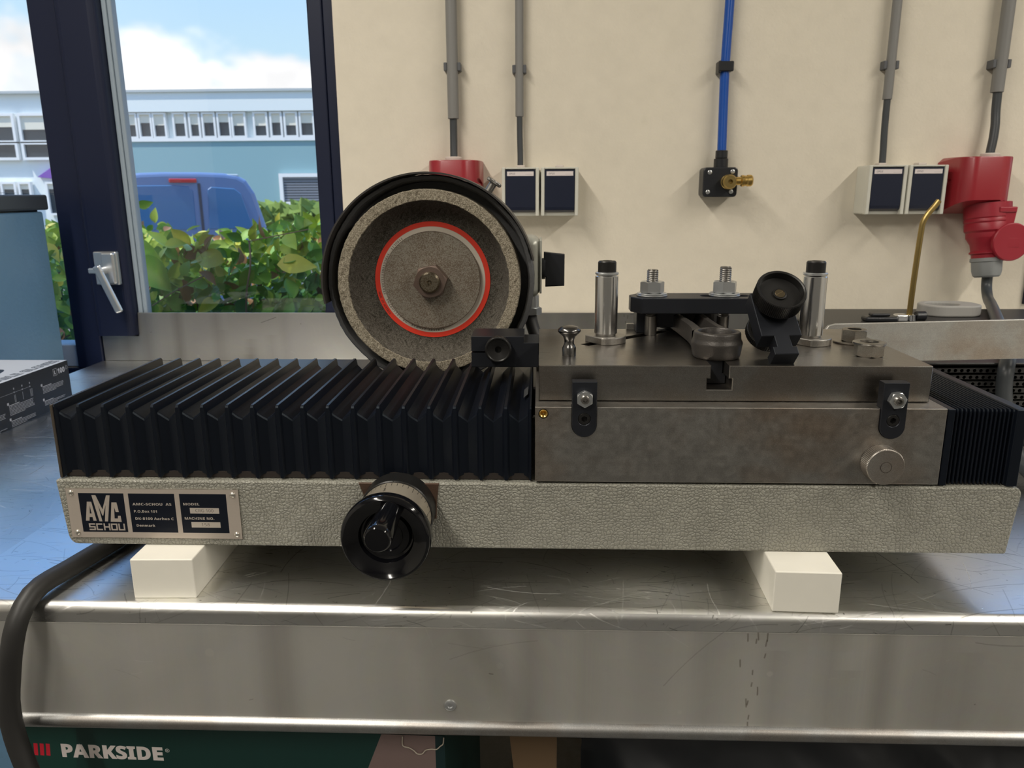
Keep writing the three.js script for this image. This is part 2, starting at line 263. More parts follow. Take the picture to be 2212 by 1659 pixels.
// ---------------------------------------------------------------- the room
const H = 2.78, XL = -2.3, XR = 3.1, ZB = -0.95, ZF = 3.0, TH = 0.15;
struct('floor', box(XL - TH, XR + TH, -0.12, 0, ZB - TH, ZF + TH), M.floor);
struct('ceiling', box(XL - TH, XR + TH, H, H + 0.12, ZB - TH, ZF + TH), M.ceiling);
struct('wall_left', box(XL - TH, XL, 0, H, ZB - TH, ZF + TH), M.sideWall);
struct('wall_right', box(XR, XR + TH, 0, H, ZB - TH, ZF + TH), M.sideWall);
struct('wall_front', box(XL, XR, 0, H, ZF, ZF + TH), M.roomWall);
const W1 = [-2.05, -0.395, 0.885, 2.3], W2 = [0.965, 2.85, 1.02, 2.3];
struct('wall_back', merge(
  box(XL, W1[0], 0, H, ZB - TH, ZB), box(W1[0], W1[1], 0, W1[2], ZB - TH, ZB), box(W1[0], W1[1], W1[3], H, ZB - TH, ZB),
  box(W1[1], W2[0], 0, H, ZB - TH, ZB), box(W2[0], W2[1], 0, W2[2], ZB - TH, ZB), box(W2[0], W2[1], W2[3], H, ZB - TH, ZB), box(W2[1], XR, 0, H, ZB - TH, ZB)), M.wall);
struct('trim_1', box(W1[0] - 0.04, -0.86, 0.42, 0.885, ZB + 0.0005, ZB + 0.012, 0.003), M.navy);
// window beside the bench: dark frame, an opening sash with handle
{
  const w = new THREE.Group(); w.name = 'window_1'; w.userData.kind = 'structure'; scene.add(w); ORG.set(w, [0, 0, 0]);
  const y0 = W1[2], y1 = W1[3], za = ZB - 0.06;
  part(w, 'mullion', merge(box(-0.979, -0.9225, y0, y1, za, -0.940, 0.003), (() => { const g = ext(rrect(-0.9225, -0.841, 0.925, -za, 0.014, 6), 0.957, y1, 0); g.rotateX(-Math.PI / 2); return g; })(), box(-0.9225, -0.841, y0, 0.957, za, -0.951, 0.001)), M.navy);
  part(w, 'gasket', merge(box(-0.841, -0.8315, 0.957, y1 - 0.05, -0.972, -0.951, 0.003), box(-0.8315, -0.8225, 0.94, y1 - 0.05, -0.975, -0.954, 0.003)), M.gasket, 'pale grey sealing strip');
  part(w, 'jamb', merge(box(-0.4445, -0.4155, y0, y1, za, -0.9515, 0.003), box(-0.4155, W1[1], y0, y1, za, -0.956, 0.002)), M.navy);
  part(w, 'jamb', box(W1[0], W1[0] + 0.06, y0, y1, za, -0.94, 0.003), M.navy);
  part(w, 'top_rail', box(W1[0] + 0.06, -0.4445, y1 - 0.06, y1, za, -0.945, 0.003), M.navy);
  part(w, 'bottom_rail', box(-0.841, -0.4445, y0, 0.945, za, -0.9515, 0.003), M.navy);
  part(w, 'sill', box(W1[0] + 0.06, -0.979, y0 + 0.002, 0.933, za, -0.948, 0.002), M.sill, 'pale blue grey sill panel');
  part(w, 'pane', box(-0.826, -0.442, 0.943, y1 - 0.055, -0.964, -0.960), M.glass, 'window pane');
  part(w, 'pane', box(W1[0] + 0.055, -0.975, 0.931, y1 - 0.055, -0.964, -0.960), M.glass, 'window pane');
  const h = part(w, 'handle', merge(box(-0.899, -0.851, 1.064, 1.131, -0.9245, -0.912, 0.003), box(-0.880, -0.852, 1.066, 1.130, -0.912, -0.902, 0.005)), M.lever, 'silver window handle');
  const lev = box(-0.0075, 0.0075, -0.088, 0.012, -0.005, 0.005, 0.004); lev.rotateX(0.12); lev.rotateZ(0.30); lev.translate(-0.874, 1.094, -0.884);
  part(h, 'lever', merge(lev, aim(rod(0.008, 0, 0.022), [0, 0, 1], [-0.874, 1.094, -0.903]), box(-0.894, -0.872, 1.090, 1.101, -0.888, -0.879, 0.003)), M.lever);
}
{
  const w = new THREE.Group(); w.name = 'window_2'; w.userData.kind = 'structure'; scene.add(w); ORG.set(w, [0, 0, 0]);
  const [a, b, c, d] = W2, za = ZB - 0.06;
  part(w, 'jamb', box(a, a + 0.06, c, d, za, -0.94, 0.003), M.navy); part(w, 'jamb', box(b - 0.06, b, c, d, za, -0.94, 0.003), M.navy);
  part(w, 'top_rail', box(a + 0.06, b - 0.06, d - 0.06, d, za, -0.945, 0.003), M.navy); part(w, 'bottom_rail', box(a + 0.06, b - 0.06, c, c + 0.06, za, -0.945, 0.003), M.navy);
  part(w, 'pane', box(a + 0.055, b - 0.055, c + 0.055, d - 0.055, -0.964, -0.960), M.glass);
}
// ceiling lamps: glowing diffuser plus an area light just below it
[[-0.95, 0.5, 0], [1.95, 0.5, 0], [-0.95, 2.1, 1], [1.95, 2.1, 1]].forEach(([x, z], i) => {
  const t = thing('ceiling_light', ['white ceiling lamp over the left half of the bench near the window', 'white ceiling lamp over the right half of the bench', 'white ceiling lamp behind the viewer on the left', 'white ceiling lamp behind the viewer on the right'][i], 'lamp', [x, H, z], 'ceiling lamps');
  part(t, 'housing', box(x - 0.09, x + 0.09, H - 0.055, H, z - 0.63, z + 0.63, 0.006), M.lampBody);
  part(t, 'diffuser', box(x - 0.075, x + 0.075, H - 0.062, H - 0.053, z - 0.61, z + 0.61, 0.003), M.lampGlow);
  const l = new THREE.RectAreaLight(new THREE.Color(1, 0.94, 0.84), LAMP, 0.15, 1.22); l.position.set(x, H - 0.066, z); l.lookAt(x, 0, z); scene.add(l);
});

// ---------------------------------------------------------------- workbench
const BT = 0.9;
{
  const t = thing('workbench', 'long metal workbench covered in scratched aluminium sheet, under the grinding machine', 'workbench', [0.33, 0, -0.45]);
  const x0 = -0.925, x1 = 1.62, zf = 0.0405, r = 0.0085;
  const pr = [[-0.9455, BT], [-0.9455, BT - 0.0165], [zf, BT - 0.0165]]; for (let i = 0; i <= 8; i++) { const a = rad(i * 11.25); pr.push([zf - r + r * Math.cos(a), BT - r + r * Math.sin(a)]); }
  // the profile runs along x from x0 to x1 with z = profile x
  const g = new THREE.BufferGeometry(), v = [], id = [], n = pr.length;
  for (const x of [x0, x1]) for (const q of pr) v.push(x, q[1], q[0]);
  for (let i = 0; i < n; i++) { const j = (i + 1) % n; id.push(i, j, n + i, j, n + j, n + i); }
  for (let i = 1; i < n - 1; i++) id.push(0, i + 1, i, n, n + i, n + i + 1);
  g.setAttribute('position', new THREE.Float32BufferAttribute(v, 3)); g.setIndex(id);
  part(t, 'bench_top', toCreasedNormals(g, 0.5), M.alu);
  part(t, 'apron', box(x0, x1, 0.789, BT - 0.017, 0.012, 0.0399, 0.001), M.apron);
  const lip = rod(0.0072, x0, x1, 0.001, 20); lip.rotateZ(-Math.PI / 2); lip.translate(0, 0.7855, 0.0385);
  part(t, 'edge_lip', lip, M.aluPlain, 'rolled lower lip');
  part(t, 'backsplash', ext([[-0.9215, BT], [1.6, BT], [1.6, 1.0025], [-0.8395, 1.0025], [-0.8425, 0.9535], [-0.9215, 0.9555]], -0.9492, -0.9455, 0.0008), M.splash, 'upright back sheet with a step cut out of its end');
  const rv = part(t, 'rivet', aim(revolve([[0.0055, 0], [0.0052, 0.0012], [0.004, 0.0019], [0.0021, 0.0021], [0.0017, 0.0012], [0, 0.0011]], 24), [0, 0, 1], [-0.0766, 0.8078, 0.0396]), M.zinc);
  for (const [x, z] of [[-0.88, -0.04], [1.56, -0.04], [-0.88, -0.88], [1.56, -0.88]]) part(t, 'leg', box(x - 0.03, x + 0.03, 0, BT - 0.031, z - 0.03, z + 0.03, 0.003), M.aluPlain);
  part(t, 'lower_shelf', box(-0.84, 1.52, 0.22, 0.245, -0.9, 0.02, 0.002), M.aluPlain);
}
// plastic blocks that carry the machine
{
  const b = box(-0.027, 0.027, 0, 0.0368, -0.36, 0, 0.0012);
  const m = solo('support_block', move(b, -0.329, BT, 0.028), M.poly, 'white plastic block under the left end of the machine, behind the black cable', 'block', [-0.329, BT, -0.15], 'plastic support blocks'); m.rotation.y = 0.03;
  const k = m.clone(); k.name = num('support_block'); k.position.set(0.2275, BT, -0.141); k.rotation.y = -0.035; k.userData.label = 'white plastic block under the right end of the machine, below the round knob'; scene.add(k);
}

// ---------------------------------------------------------------- the grinding machine
const TT = 1.0978;    // top of the work table
const mach = thing('grinding_machine', 'grey bench grinding machine with black bellows, cup wheel and steel work table', 'machine', [-0.01, 0.9368, -0.2]);
{
  const s = new THREE.Shape(); s.moveTo(-0.4115, 0.9368); s.lineTo(0.398, 0.9368); s.quadraticCurveTo(0.4, 0.9368, 0.4003, 0.939); s.lineTo(0.4055, 0.9905); s.quadraticCurveTo(0.4055, 0.9975, 0.398, 0.9978); s.lineTo(-0.422, 0.9978); s.quadraticCurveTo(-0.4245, 0.9978, -0.4242, 0.9955); s.lineTo(-0.4203, 0.945); s.quadraticCurveTo(-0.4185, 0.9368, -0.4115, 0.9368);
  part(mach, 'base', ext(s, -0.42, 0, 0.0016, [], 2), M.paint, 'base casting in grey hammered paint');
  // name plate
  const plate = canvasTex(1536, 464, (c, w, h) => {
    c.fillStyle = '#b9aea3'; c.fillRect(0, 0, w, h); const k = w / 154, r = rng(4);
    for (let i = 0; i < 500; i++) { c.fillStyle = `rgba(${r() < 0.5 ? '255,250,240' : '110,100,90'},0.05)`; c.fillRect(r() * w, r() * h, 20 + 160 * r(), 1.2); }
    c.fillStyle = '#0b1220'; for (const [a, b] of [[11, 51.6], [55.7, 96.8], [101.2, 142.8]]) c.fillRect(a * k, 4.4 * k, (b - a) * k, 36.6 * k);
    c.fillStyle = '#b9aea3'; const L = (pts) => { c.beginPath(); pts.forEach((p, i) => (i ? c.lineTo(p[0] * k, p[1] * k) : c.moveTo(p[0] * k, p[1] * k))); c.closePath(); c.fill(); };
    // emblem: three narrow letters
    L([[17.9, 12.4], [21.9, 12.4], [24.4, 30.5], [21.4, 30.5], [21.1, 27], [18.5, 27], [17.9, 30.5], [14.6, 30.5]]);
    L([[22.8, 6.2], [26.5, 6.2], [31, 19.5], [36, 6.2], [39.2, 6.2], [34.6, 31], [31.7, 31], [34.3, 15.5], [31, 25.5], [30.2, 25.5], [27.6, 16], [29.5, 31], [26.8, 31]]);
    L([[39.9, 12.9], [44.5, 12.9], [45.5, 22], [42.6, 22], [41.8, 17.4], [40.9, 28], [43.8, 28], [44.2, 25.5], [46.6, 25.5], [46.9, 31.3], [36.9, 31.2]]);
    c.fillStyle = '#0b1220'; L([[19.1, 23.6], [20.0, 16], [20.7, 23.6]]);
    c.strokeStyle = '#b9aea3'; c.lineWidth = 1.35 * k; c.lineJoin = 'miter';
    const Q = (pts) => { c.beginPath(); pts.forEach((p, i) => (i ? c.lineTo(p[0] * k, p[1] * k) : c.moveTo(p[0] * k, p[1] * k))); c.stroke(); };
    const y0 = 33.6, y1 = 38.8, ym = 36.2; Q([[22.6, y0], [17.4, y0], [17.4, ym], [22, ym], [22, y1], [16.8, y1]]); Q([[29, y0], [24, y0], [24, y1], [29, y1]]); Q([[30.7, 32.9], [30.7, 39.5]]); Q([[35.3, 32.9], [35.3, 39.5]]); Q([[30.7, ym], [35.3, ym]]); c.strokeRect(37.3 * k, y0 * k, 4.6 * k, 5.2 * k); Q([[44, 32.9], [44, y1], [48.6, y1], [48.6, 32.9]]);
    const tx = (s, x, y, size, wd, b = '') => { c.save(); c.font = `${b} ${size * k}px sans-serif`; const m = c.measureText(s).width; c.translate(x * k, y * k); c.scale((wd * k) / m, 1); c.fillText(s, 0, 0); c.restore(); };
    c.fillStyle = '#c3b9ae'; tx('AMC-SCHOU  AS', 58.6, 15.6, 3.4, 35, 'bold'); tx('P.O.Box 101', 58.8, 22.2, 3.3, 21.5, 'bold'); tx('DK-8100 Aarhus C', 59.2, 29, 3.3, 35, 'bold'); tx('Denmark', 59.6, 35.6, 3.3, 17, 'bold');
    tx('MODEL', 103.6, 15, 3.3, 15, 'bold'); tx('MACHINE NO.', 103.6, 28.4, 3.3, 27, 'bold');
    c.fillRect(109.4 * k, 17.4 * k, 26 * k, 5.3 * k); c.fillRect(109.4 * k, 30.6 * k, 26 * k, 5.3 * k);
    c.fillStyle = '#6d665f'; c.font = `${4 * k}px monospace`; tx('CRG 100', 114, 21.4, 4.1, 16.5); tx('158', 118, 34.7, 4.1, 8);
    c.strokeStyle = 'rgba(60,52,46,.6)'; c.lineWidth = 1.5; c.strokeRect(1, 1, w - 2, h - 2);
  });
  const np = part(mach, 'nameplate', box(-0.416, -0.262, 0.9438, 0.9904, 0.0001, 0.0011), [M.satin, M.satin, M.satin, M.satin, S({ map: plate, metalness: 0.35, roughness: 0.42 }), M.satin], 'silver nameplate with dark blue panels', true);
  const bg = new THREE.BoxGeometry(0.154, 0.0466, 0.001); bg.translate(-0.339, 0.9671, 0.0006); bg.translate(0.01, -0.9368, 0.2); np.geometry = bg;
  for (const [x, y] of [[-0.4113, 0.9864], [-0.4102, 0.9489], [-0.2672, 0.9856], [-0.2667, 0.9482]]) part(np, 'plate_rivet', aim(revolve([[0.0026, 0], [0.0024, 0.0008], [0.0016, 0.0015], [0.0007, 0.0018], [0, 0.0019]], 16), [0, 0, 1], [x, y, 0.001]), M.satin);
}
// bellows: folds hung round the slideway
function bellows(name, x0, x1, n, label, dmax, tight = false) {
  const b = part(mach, name, box(x0 + 0.001, x1 - 0.001, 0.9985, 1.004, -0.192, -0.008), M.rubberStrip, label);
  const zf = -0.004, zb = -0.2, yt = 1.0652, yb = 0.9992, us = tight ? [0, 0.1, 0.22, 0.32, 0.42, 0.5, 0.58, 0.68, 0.78, 0.9, 1] : [0, 0.055, 0.075, 0.14, 0.3, 0.5, 0.7, 0.86, 0.925, 0.945, 1], ds = tight ? [0, 0.02, 0.06, 0.35, 0.75, 1, 0.75, 0.35, 0.06, 0.02, 0].map((d) => d * dmax) : [0, 0, 0.08, 0.5, 0.74, 1, 0.74, 0.5, 0.08, 0, 0].map((d) => d * dmax);
  const w = (x1 - x0) / n, r = rng(n);
  for (let k = 0; k < n; k++) {
    const v = [], id = [], a = x0 + k * w, rows = 9, dd = ds.map((d, i) => d * (0.95 + 0.1 * r()));
    us.forEach((u, i) => { const d = dd[i], x = a + u * w, c = 0.0022, low = d * 0.35, e = d * (tight ? 0.7 : 0.4); for (const [z, y] of [[zf - e, yb + low], [zf - e, mix(yb, yt, 0.5)], [zf - e, yt - d - c], [zf - e - c * 0.3, yt - d - c * 0.3], [zf - e - c, yt - d], [(zf + zb) / 2, yt - d], [zb + e + c, yt - d], [zb + e, yt - d - c], [zb + e, yb]]) v.push(x, y, z); });
    for (let i = 0; i < us.length - 1; i++) for (let j = 0; j < rows - 1; j++) { const p = i * rows + j; id.push(p, p + rows, p + 1, p + rows, p + rows + 1, p + 1); }
    const g = new THREE.BufferGeometry(); g.setAttribute('position', new THREE.Float32BufferAttribute(v, 3)); g.setIndex(id);
    part(b, 'fold', toCreasedNormals(g, 0.35), M.rubberD);
  }
  return b;
}
M.rubberD = M.rubber.clone(); M.rubberD.side = THREE.DoubleSide;
{
  const bl = bellows('bellows', -0.4192, -0.0068, 19, 'stretched black rubber bellows', 0.0132);
  part(bl, 'end_plate', box(-0.4215, -0.4192, 0.9985, 1.0652, -0.2, -0.003, 0.0006), S({ color: lin(0.05, 0.04, 0.03), roughness: 0.5 }));
  const sticker = part(bl, 'sticker', (() => { const g = new THREE.PlaneGeometry(0.0055, 0.03).toNonIndexed(); g.rotateX(-Math.PI / 2); g.rotateZ(0.75); g.translate(-0.0125, 1.0598, -0.075); return g; })(), S({ color: lin(0.05, 0.052, 0.055), roughness: 0.5, side: THREE.DoubleSide }));
  const br = bellows('bellows', 0.3425, 0.3915, 14, 'squeezed black rubber bellows', 0.011, true);
  part(br, 'end_plate', box(0.3915, 0.4005, 0.9985, 1.0655, -0.203, 0, 0.001), M.rubber); part(br, 'end_plate', box(0.3362, 0.3425, 0.9985, 1.0655, -0.2, -0.001, 0.001), M.rubber);
}
// carriage with recesses for the clamp straps
const strapShape = (x0, x1, y0, y1, o) => { const r = (x1 - x0) / 2 + o, cx = (x0 + x1) / 2, p = [[cx + r, y1], [cx - r, y1]]; for (let i = 0; i <= 16; i++) { const a = Math.PI + (i / 16) * Math.PI; p.push([cx + r * Math.cos(a), y0 + (x1 - x0) / 2 + r * Math.sin(a)]); } return p; };
{
  let g = box(-0.0036, 0.3352, 0.9998, 1.0662, -0.2, 0, 0.0008);
  for (const [a, b] of [[0.0272, 0.0478], [0.2808, 0.3014]]) g = csg(g, ext(strapShape(a, b, 1.0404, 1.07, 0.0004), -0.0092, 0.003));
  g = csg(g, aim(rod(0.0043, 0, 0.004, 0.0001), [0, 0, 1], [0.0034, 1.0602, -0.0035]));
  const c = part(mach, 'carriage', g, M.steel, 'lower sliding block of stained steel');
  part(c, 'oil_nipple', aim(revolve([[0.0038, 0], [0.0036, 0.0032], [0.003, 0.0034], [0.0011, 0.0016], [0.0008, 0.003], [0, 0.0031]], 24), [0, 0, 1], [0.0034, 1.0602, -0.0034]), M.brass, 'brass oil nipple');
  // table with a T-slot
  const x0 = -0.0006, x1 = 0.3283, y0 = 1.0667, y1 = TT, T0 = 0.1447, T1 = 0.1599;
  let tb = ext([[x0, y0], [x1, y0], [x1, y1], [T1, y1], [T1, 1.0866], [0.1628, 1.0866], [0.1628, 1.0769], [0.1417, 1.0769], [0.1417, 1.0866], [T0, 1.0866], [T0, y1], [x0, y1]], -0.2, -0.018, 0.0007);
  const sl = box(-0.06, 0.06, 1.0862, 1.11, -0.0055, 0.0055); sl.rotateY(0.72); sl.translate(0.088, 0, -0.148); tb = csg(tb, sl);
  const tm = part(mach, 'work_table', tb, M.steelTop, 'flat steel work table with a T-slot');
  part(tm, 'slot_key', ext([[0.1423, 1.0772], [0.1622, 1.0772], [0.1622, 1.0862], [0.1594, 1.0862], [0.1594, 1.0972], [0.1452, 1.0972], [0.1452, 1.0862], [0.1423, 1.0862]], -0.199, -0.04, 0.0003), M.black);
  part(tm, 'back_stop', box(0.0925, 0.1025, TT, TT + 0.0065, -0.1998, -0.194, 0.0005), M.steel);
  // clamp straps
  for (const [a, b] of [[0.0272, 0.0478], [0.2808, 0.3014]]) {
    const cx = (a + b) / 2, s = part(mach, 'clamp_strap', ext(strapShape(a, b, 1.0404, 1.0882, 0), -0.0085, 0.002, 0.0005, [circ(cx, 1.0562, 0.0052, 24)]), M.blackOx, 'black steel clamp strap');
    const q = a < 0.1 ? 0 : 0.0004;
    part(s, 'screw', aim(revolve([[0.0051, -0.004], [0.0051, 0.0014], [0.0047, 0.0018], [0.0026, 0.0018], [0.0026, -0.002], [0, -0.002]], 24, (t, i) => (i === 3 || i === 4 ? -0.0003 * (0.5 + 0.5 * Math.cos(t * 6)) : 0)), [0, 0, 1], [cx, 1.0562, 0]), M.blackOx2);
    const nut = hexNut(0.0125, 0.0052, 0.0037); nut.rotateY(a < 0.1 ? 0.53 : 0.15); part(s, 'nut', aim(nut, [0, 0, 1], [cx, 1.0745, 0.002]), M.zinc);
    part(s, 'set_screw', aim(merge(thread(0.0037, 0.001, -0.014, 0.0098, 0.0004, 20, false), revolve([[0.0033, 0.0097], [0.0019, 0.0099], [0.0019, 0.0062], [0, 0.0062]], 12)), [0, 0, 1], [cx, 1.0745, 0]), M.stud);
  }
  // knurled locking knob
  const kn = part(mach, 'locking_knob', aim(knurledRim(0.0157, 0.0006, 0.0145, 70, 0.0005, [[0.0047, 0.0145], [0.0046, 0.0139], [0.0042, 0.0139], [0.0041, 0.0149], [0, 0.0149]]), [0, 0, 1], [0.2838, 1.0200, 0]), M.knob, 'round knurled steel knob');
}
// dressing block at the left of the table
{
  let g = ext([[-0.068, 1.071], [-0.0009, 1.071], [-0.0009, 1.0957], [-0.0158, 1.0957], [-0.0158, 1.102], [-0.068, 1.102]], -0.178, -0.13, 0.0004);
  g = csg(g, box(-0.07, -0.05, 1.0856, 1.0872, -0.19, -0.12));
  const d = part(mach, 'dressing_block', g, M.blackOx, 'black block holding the wheel dresser');
  part(d, 'knob', aim(knurledRim(0.0131, 0.0004, 0.0105, 60, 0.0004, [[0.0112, 0.0105], [0.0103, 0.0098], [0.0033, 0.0082], [0.0032, 0.0018], [0, 0.0018]]), [0, 0, 1], [-0.0408, 1.0905, -0.13]), M.blackOx2);
}
// handwheel with graduated dial
{
  const cx = -0.1212, cy = 0.9752, Z = (g) => aim(g, [0, 0, 1], [cx, cy, 0]);
  part(mach, 'bearing_seat', ext([[-0.156, 0.9975], [-0.151, 0.9838], [-0.149, 0.965], [-0.089, 0.965], [-0.0882, 0.9838], [-0.0862, 0.9975]], -0.002, 0.0012, 0.0004), S({ color: lin(0.12, 0.072, 0.048), metalness: 0.4, roughness: 0.5, map: T.steel }), 'bare brown machined seat');
  const hw = part(mach, 'handwheel', Z(revolve([[0.0000, 0.0430], [0.0195, 0.0430], [0.0283, 0.0470], [0.0349, 0.0525], [0.0361, 0.0560], [0.0361, 0.0625], [0.0349, 0.0658], [0.0329, 0.0665], [0.0292, 0.0640], [0.0258, 0.0625], [0.0222, 0.0610], [0.0210, 0.0565], [0.0190, 0.0557], [0.0180, 0.0580], [0.0132, 0.0587], [0.0122, 0.0573], [0.0000, 0.0570]], 96, null, 0.9)), M.bakelite, 'glossy black handwheel');
  part(hw, 'bearing_collar', Z(revolve([[0, 0], [0.0318, 0], [0.0318, 0.0195], [0.0310, 0.0205], [0, 0.0205]], 72)), M.blackOx2, 'dark collar with an index line');
  part(hw, 'index_line', (() => { const q = box(-0.0002, 0.0002, 0.0317, 0.03195, 0.0012, 0.0205); q.rotateZ(0.02); q.translate(cx, cy, 0); return q; })(), M.black);
  const dial = canvasTex(2048, 128, (c, w, h) => {
    c.fillStyle = '#cfc4b2'; c.fillRect(0, 0, w, h); c.fillStyle = '#1d1a18'; c.font = 'bold 44px sans-serif'; c.textAlign = 'center';
    for (let i = 0; i < 40; i++) { const x = (1 - (i + 0.5) / 40) * w, long = i % 5 === 0; c.fillRect(x - 2, 4, 4, long ? 40 : 24); if (i % 10 === 0) c.fillText(String(i / 10), x, 82); }
  });
  const dg = new THREE.CylinderGeometry(0.0282, 0.0304, 0.0215, 96, 1, true).toNonIndexed(); // top (front) edge is +y
  { const uv = dg.attributes.uv; for (let i = 0; i < uv.count; i++) uv.setXY(i, uv.getX(i), 1 - uv.getY(i)); }
  { const uv = dg.attributes.uv; for (let i = 0; i < uv.count; i++) uv.setXY(i, 1 - uv.getX(i), uv.getY(i)); }
  dg.translate(0, 0.0205 + 0.01075, 0); dg.rotateY(rad(277)); aim(dg, [0, 0, 1], [cx, cy, 0]);
  part(hw, 'dial_ring', dg, S({ map: dial, metalness: 0.75, roughness: 0.36 }), 'satin dial ring with engraved numbers', true);
  const grip = revolve([[0, 0], [0.0088, 0], [0.0085, 0.004], [0.0092, 0.016], [0.0104, 0.038], [0.0106, 0.05], [0.0101, 0.0535], [0.0088, 0.0552], [0.0078, 0.0551], [0, 0.0556]], 48, null, 0.9);
  part(hw, 'grip', aim(grip, [0, 0, 1], [cx + 0.0055, cy + 0.0243, 0.0625]), M.bakelite);
}
// wheel head: motor, guard, cup wheel
const WX = -0.1203, WY = 1.1458;
{
  const Z = (g, z = 0) => aim(g, [0, 0, 1], [WX, WY, z]);
  part(mach, 'motor', merge(Z(rod(0.066, -0.415, -0.266, 0.006, 64)), box(WX - 0.05, WX + 0.05, 0.9985, 1.09, -0.4, -0.28, 0.004)), M.housing, 'grey grinding motor on its foot');
  part(mach, 'base_rail', box(-0.40, 0.39, 0.9985, 1.03, -0.36, -0.21, 0.003), M.blackOx2);
  const gu = part(mach, 'wheel_guard', Z(revolve([[0.02, -0.265], [0.108, -0.265], [0.1128, -0.262], [0.1142, -0.256], [0.1142, -0.2265], [0.1128, -0.2245], [0.1092, -0.2248], [0.1075, -0.2275], [0.1068, -0.252], [0.02, -0.252], [0.02, -0.265]], 128, (a, i) => (i > 2 && i < 8 ? 0.0005 * Math.sin(a * 37) * Math.sin(a * 23 + 1) : 0), 0.7)), M.cast, 'black cast wheel guard');
  // sheet shield over the top
  { const v = [], id = [], n = 96, a0 = rad(12), a1 = rad(191), row = 8;
    for (let i = 0; i <= n; i++) { const a = mix(a0, a1, i / n), c = Math.cos(a), s = Math.sin(a); for (const [r, z] of [[0.1148, -0.207], [0.1148, -0.246], [0.1166, -0.246], [0.1166, -0.207]]) for (let d = 0; d < 2; d++) v.push(WX + c * r, WY + s * r, z); }
    const q = (a, b, c, d) => id.push(a, b, c, a, c, d);
    for (let i = 0; i < n; i++) { const p = i * row, o = p + row; for (let e = 0; e < 4; e++) { const A = e * 2 + 1, B = ((e + 1) % 4) * 2; q(p + A, o + A, o + B, p + B); } }
    q(0, 2, 4, 6); q(n * row + 6, n * row + 4, n * row + 2, n * row);
    const g = new THREE.BufferGeometry(); g.setAttribute('position', new THREE.Float32BufferAttribute(v, 3)); g.setIndex(id);
    part(gu, 'shield', toCreasedNormals(g, 0.5), S({ color: lin(0.045, 0.041, 0.038), metalness: 0.1, roughness: 0.42, side: THREE.DoubleSide }), 'thin sheet shield bent over the guard'); }
  { const a = rad(56), d = [Math.cos(a), Math.sin(a), 0]; part(gu, 'thumbscrew', aim(merge(rod(0.0042, -0.0005, 0.0095, 0.0004, 20), knurledRim(0.0086, 0, 0.004, 40, 0.0004, [[0, 0.004]]).translate(0, 0.009, 0)), d, [WX + d[0] * 0.1165, WY + d[1] * 0.1165, -0.226]), M.stud, 'knurled thumbscrew'); }
  const jit = rng(77), jr = Array.from({ length: 256 }, () => jit());
  const wh = part(mach, 'grinding_wheel', Z(revolve([[0.0872, -0.2112], [0.0878, -0.2102], [0.0982, -0.2100], [0.0992, -0.2112], [0.0994, -0.2495], [0.02, -0.2495]], 256, (a, i, s) => (i < 2 ? (jr[s] - 0.5) * 0.0009 : i < 4 ? (jr[(s * 7) % 256] - 0.5) * 0.0006 : 0), 0.5)), M.wheel, 'grey abrasive cup wheel, pale rim');
  part(wh, 'cup_inside', Z(revolve([[0.0873, -0.2112], [0.0835, -0.2225], [0.0795, -0.2345], [0.0745, -0.2405], [0.067, -0.243], [0.02, -0.243]], 128, null, 1.2)), M.wheelDark, 'dirty inside of the cup');
  const lab = canvasTex(2048, 2048, (c, w, h) => {
    const R = w / 2, k = R / 0.0648; c.fillStyle = '#e23a22'; c.fillRect(0, 0, w, h); c.fillStyle = '#cfc5b6'; c.beginPath(); c.arc(R, R, 0.0592 * k, 0, 7); c.fill();
    c.strokeStyle = 'rgba(170,160,150,.8)'; c.lineWidth = 5; c.beginPath(); c.arc(R, R, 0.0592 * k, 0, 7); c.stroke();
    const arc = (s, a0, a1, r, size, col) => { c.fillStyle = col; c.font = `bold ${size}px serif`; c.textAlign = 'center'; for (let i = 0; i < s.length; i++) { const a = rad(mix(a0, a1, s.length > 1 ? i / (s.length - 1) : 0)); c.save(); c.translate(R + Math.cos(a) * r * k, R - Math.sin(a) * r * k); c.rotate(-a - Math.PI / 2 + Math.PI); c.rotate(Math.PI); c.fillText(s[i], 0, 0); c.restore(); } };
    const tk = '#3c342e'; arc('TYROLIT', 126, 142, 0.0578, 50, tk); arc('SCHLEIFMITTELWERKE', 149.6, 195.6, 0.0578, 50, tk); arc('SWAROVSKI', 203, 227, 0.0578, 50, tk); arc('KG', 233, 236, 0.0578, 50, tk); arc('SCHWAZ', 244, 259.5, 0.0578, 50, tk); arc('AUSTRIA', 264.6, 281, 0.0578, 50, tk);
    arc('MADE IN AUSTRIA', 193, 216.7, 0.0632, 46, '#2a0f0c');
  });
  const rg = new THREE.RingGeometry(0.048, 0.0648, 128, 1); const back = rg.toNonIndexed(); back.translate(WX, WY - 0.0002, -0.2424);
  part(wh, 'paper_label', back, S({ map: lab, roughness: 0.6 }), 'red and white ring label', true);
  const fl = part(wh, 'flange', Z(revolve([[0, -0.243], [0.0535, -0.243], [0.0541, -0.2424], [0.0541, -0.2372], [0.0535, -0.2365], [0, -0.2365]], 96)), M.rust, 'round steel flange speckled with rust');
  const nut = hexNut(0.0333, 0.0165, 0.0112); nut.rotateY(rad(10.5)); part(wh, 'spindle_nut', Z(nut, -0.2365), M.rustNut, 'brown rusty hexagon nut');
  part(wh, 'spindle', Z(revolve([[0.0115, -0.2365], [0.0115, -0.2165], [0.0095, -0.214], [0.0028, -0.214], [0.0014, -0.2165], [0, -0.2165]], 40)), S({ color: lin(0.42, 0.39, 0.33), metalness: 1, roughness: 0.35, map: T.rust }), 'spindle end with a centre hole');
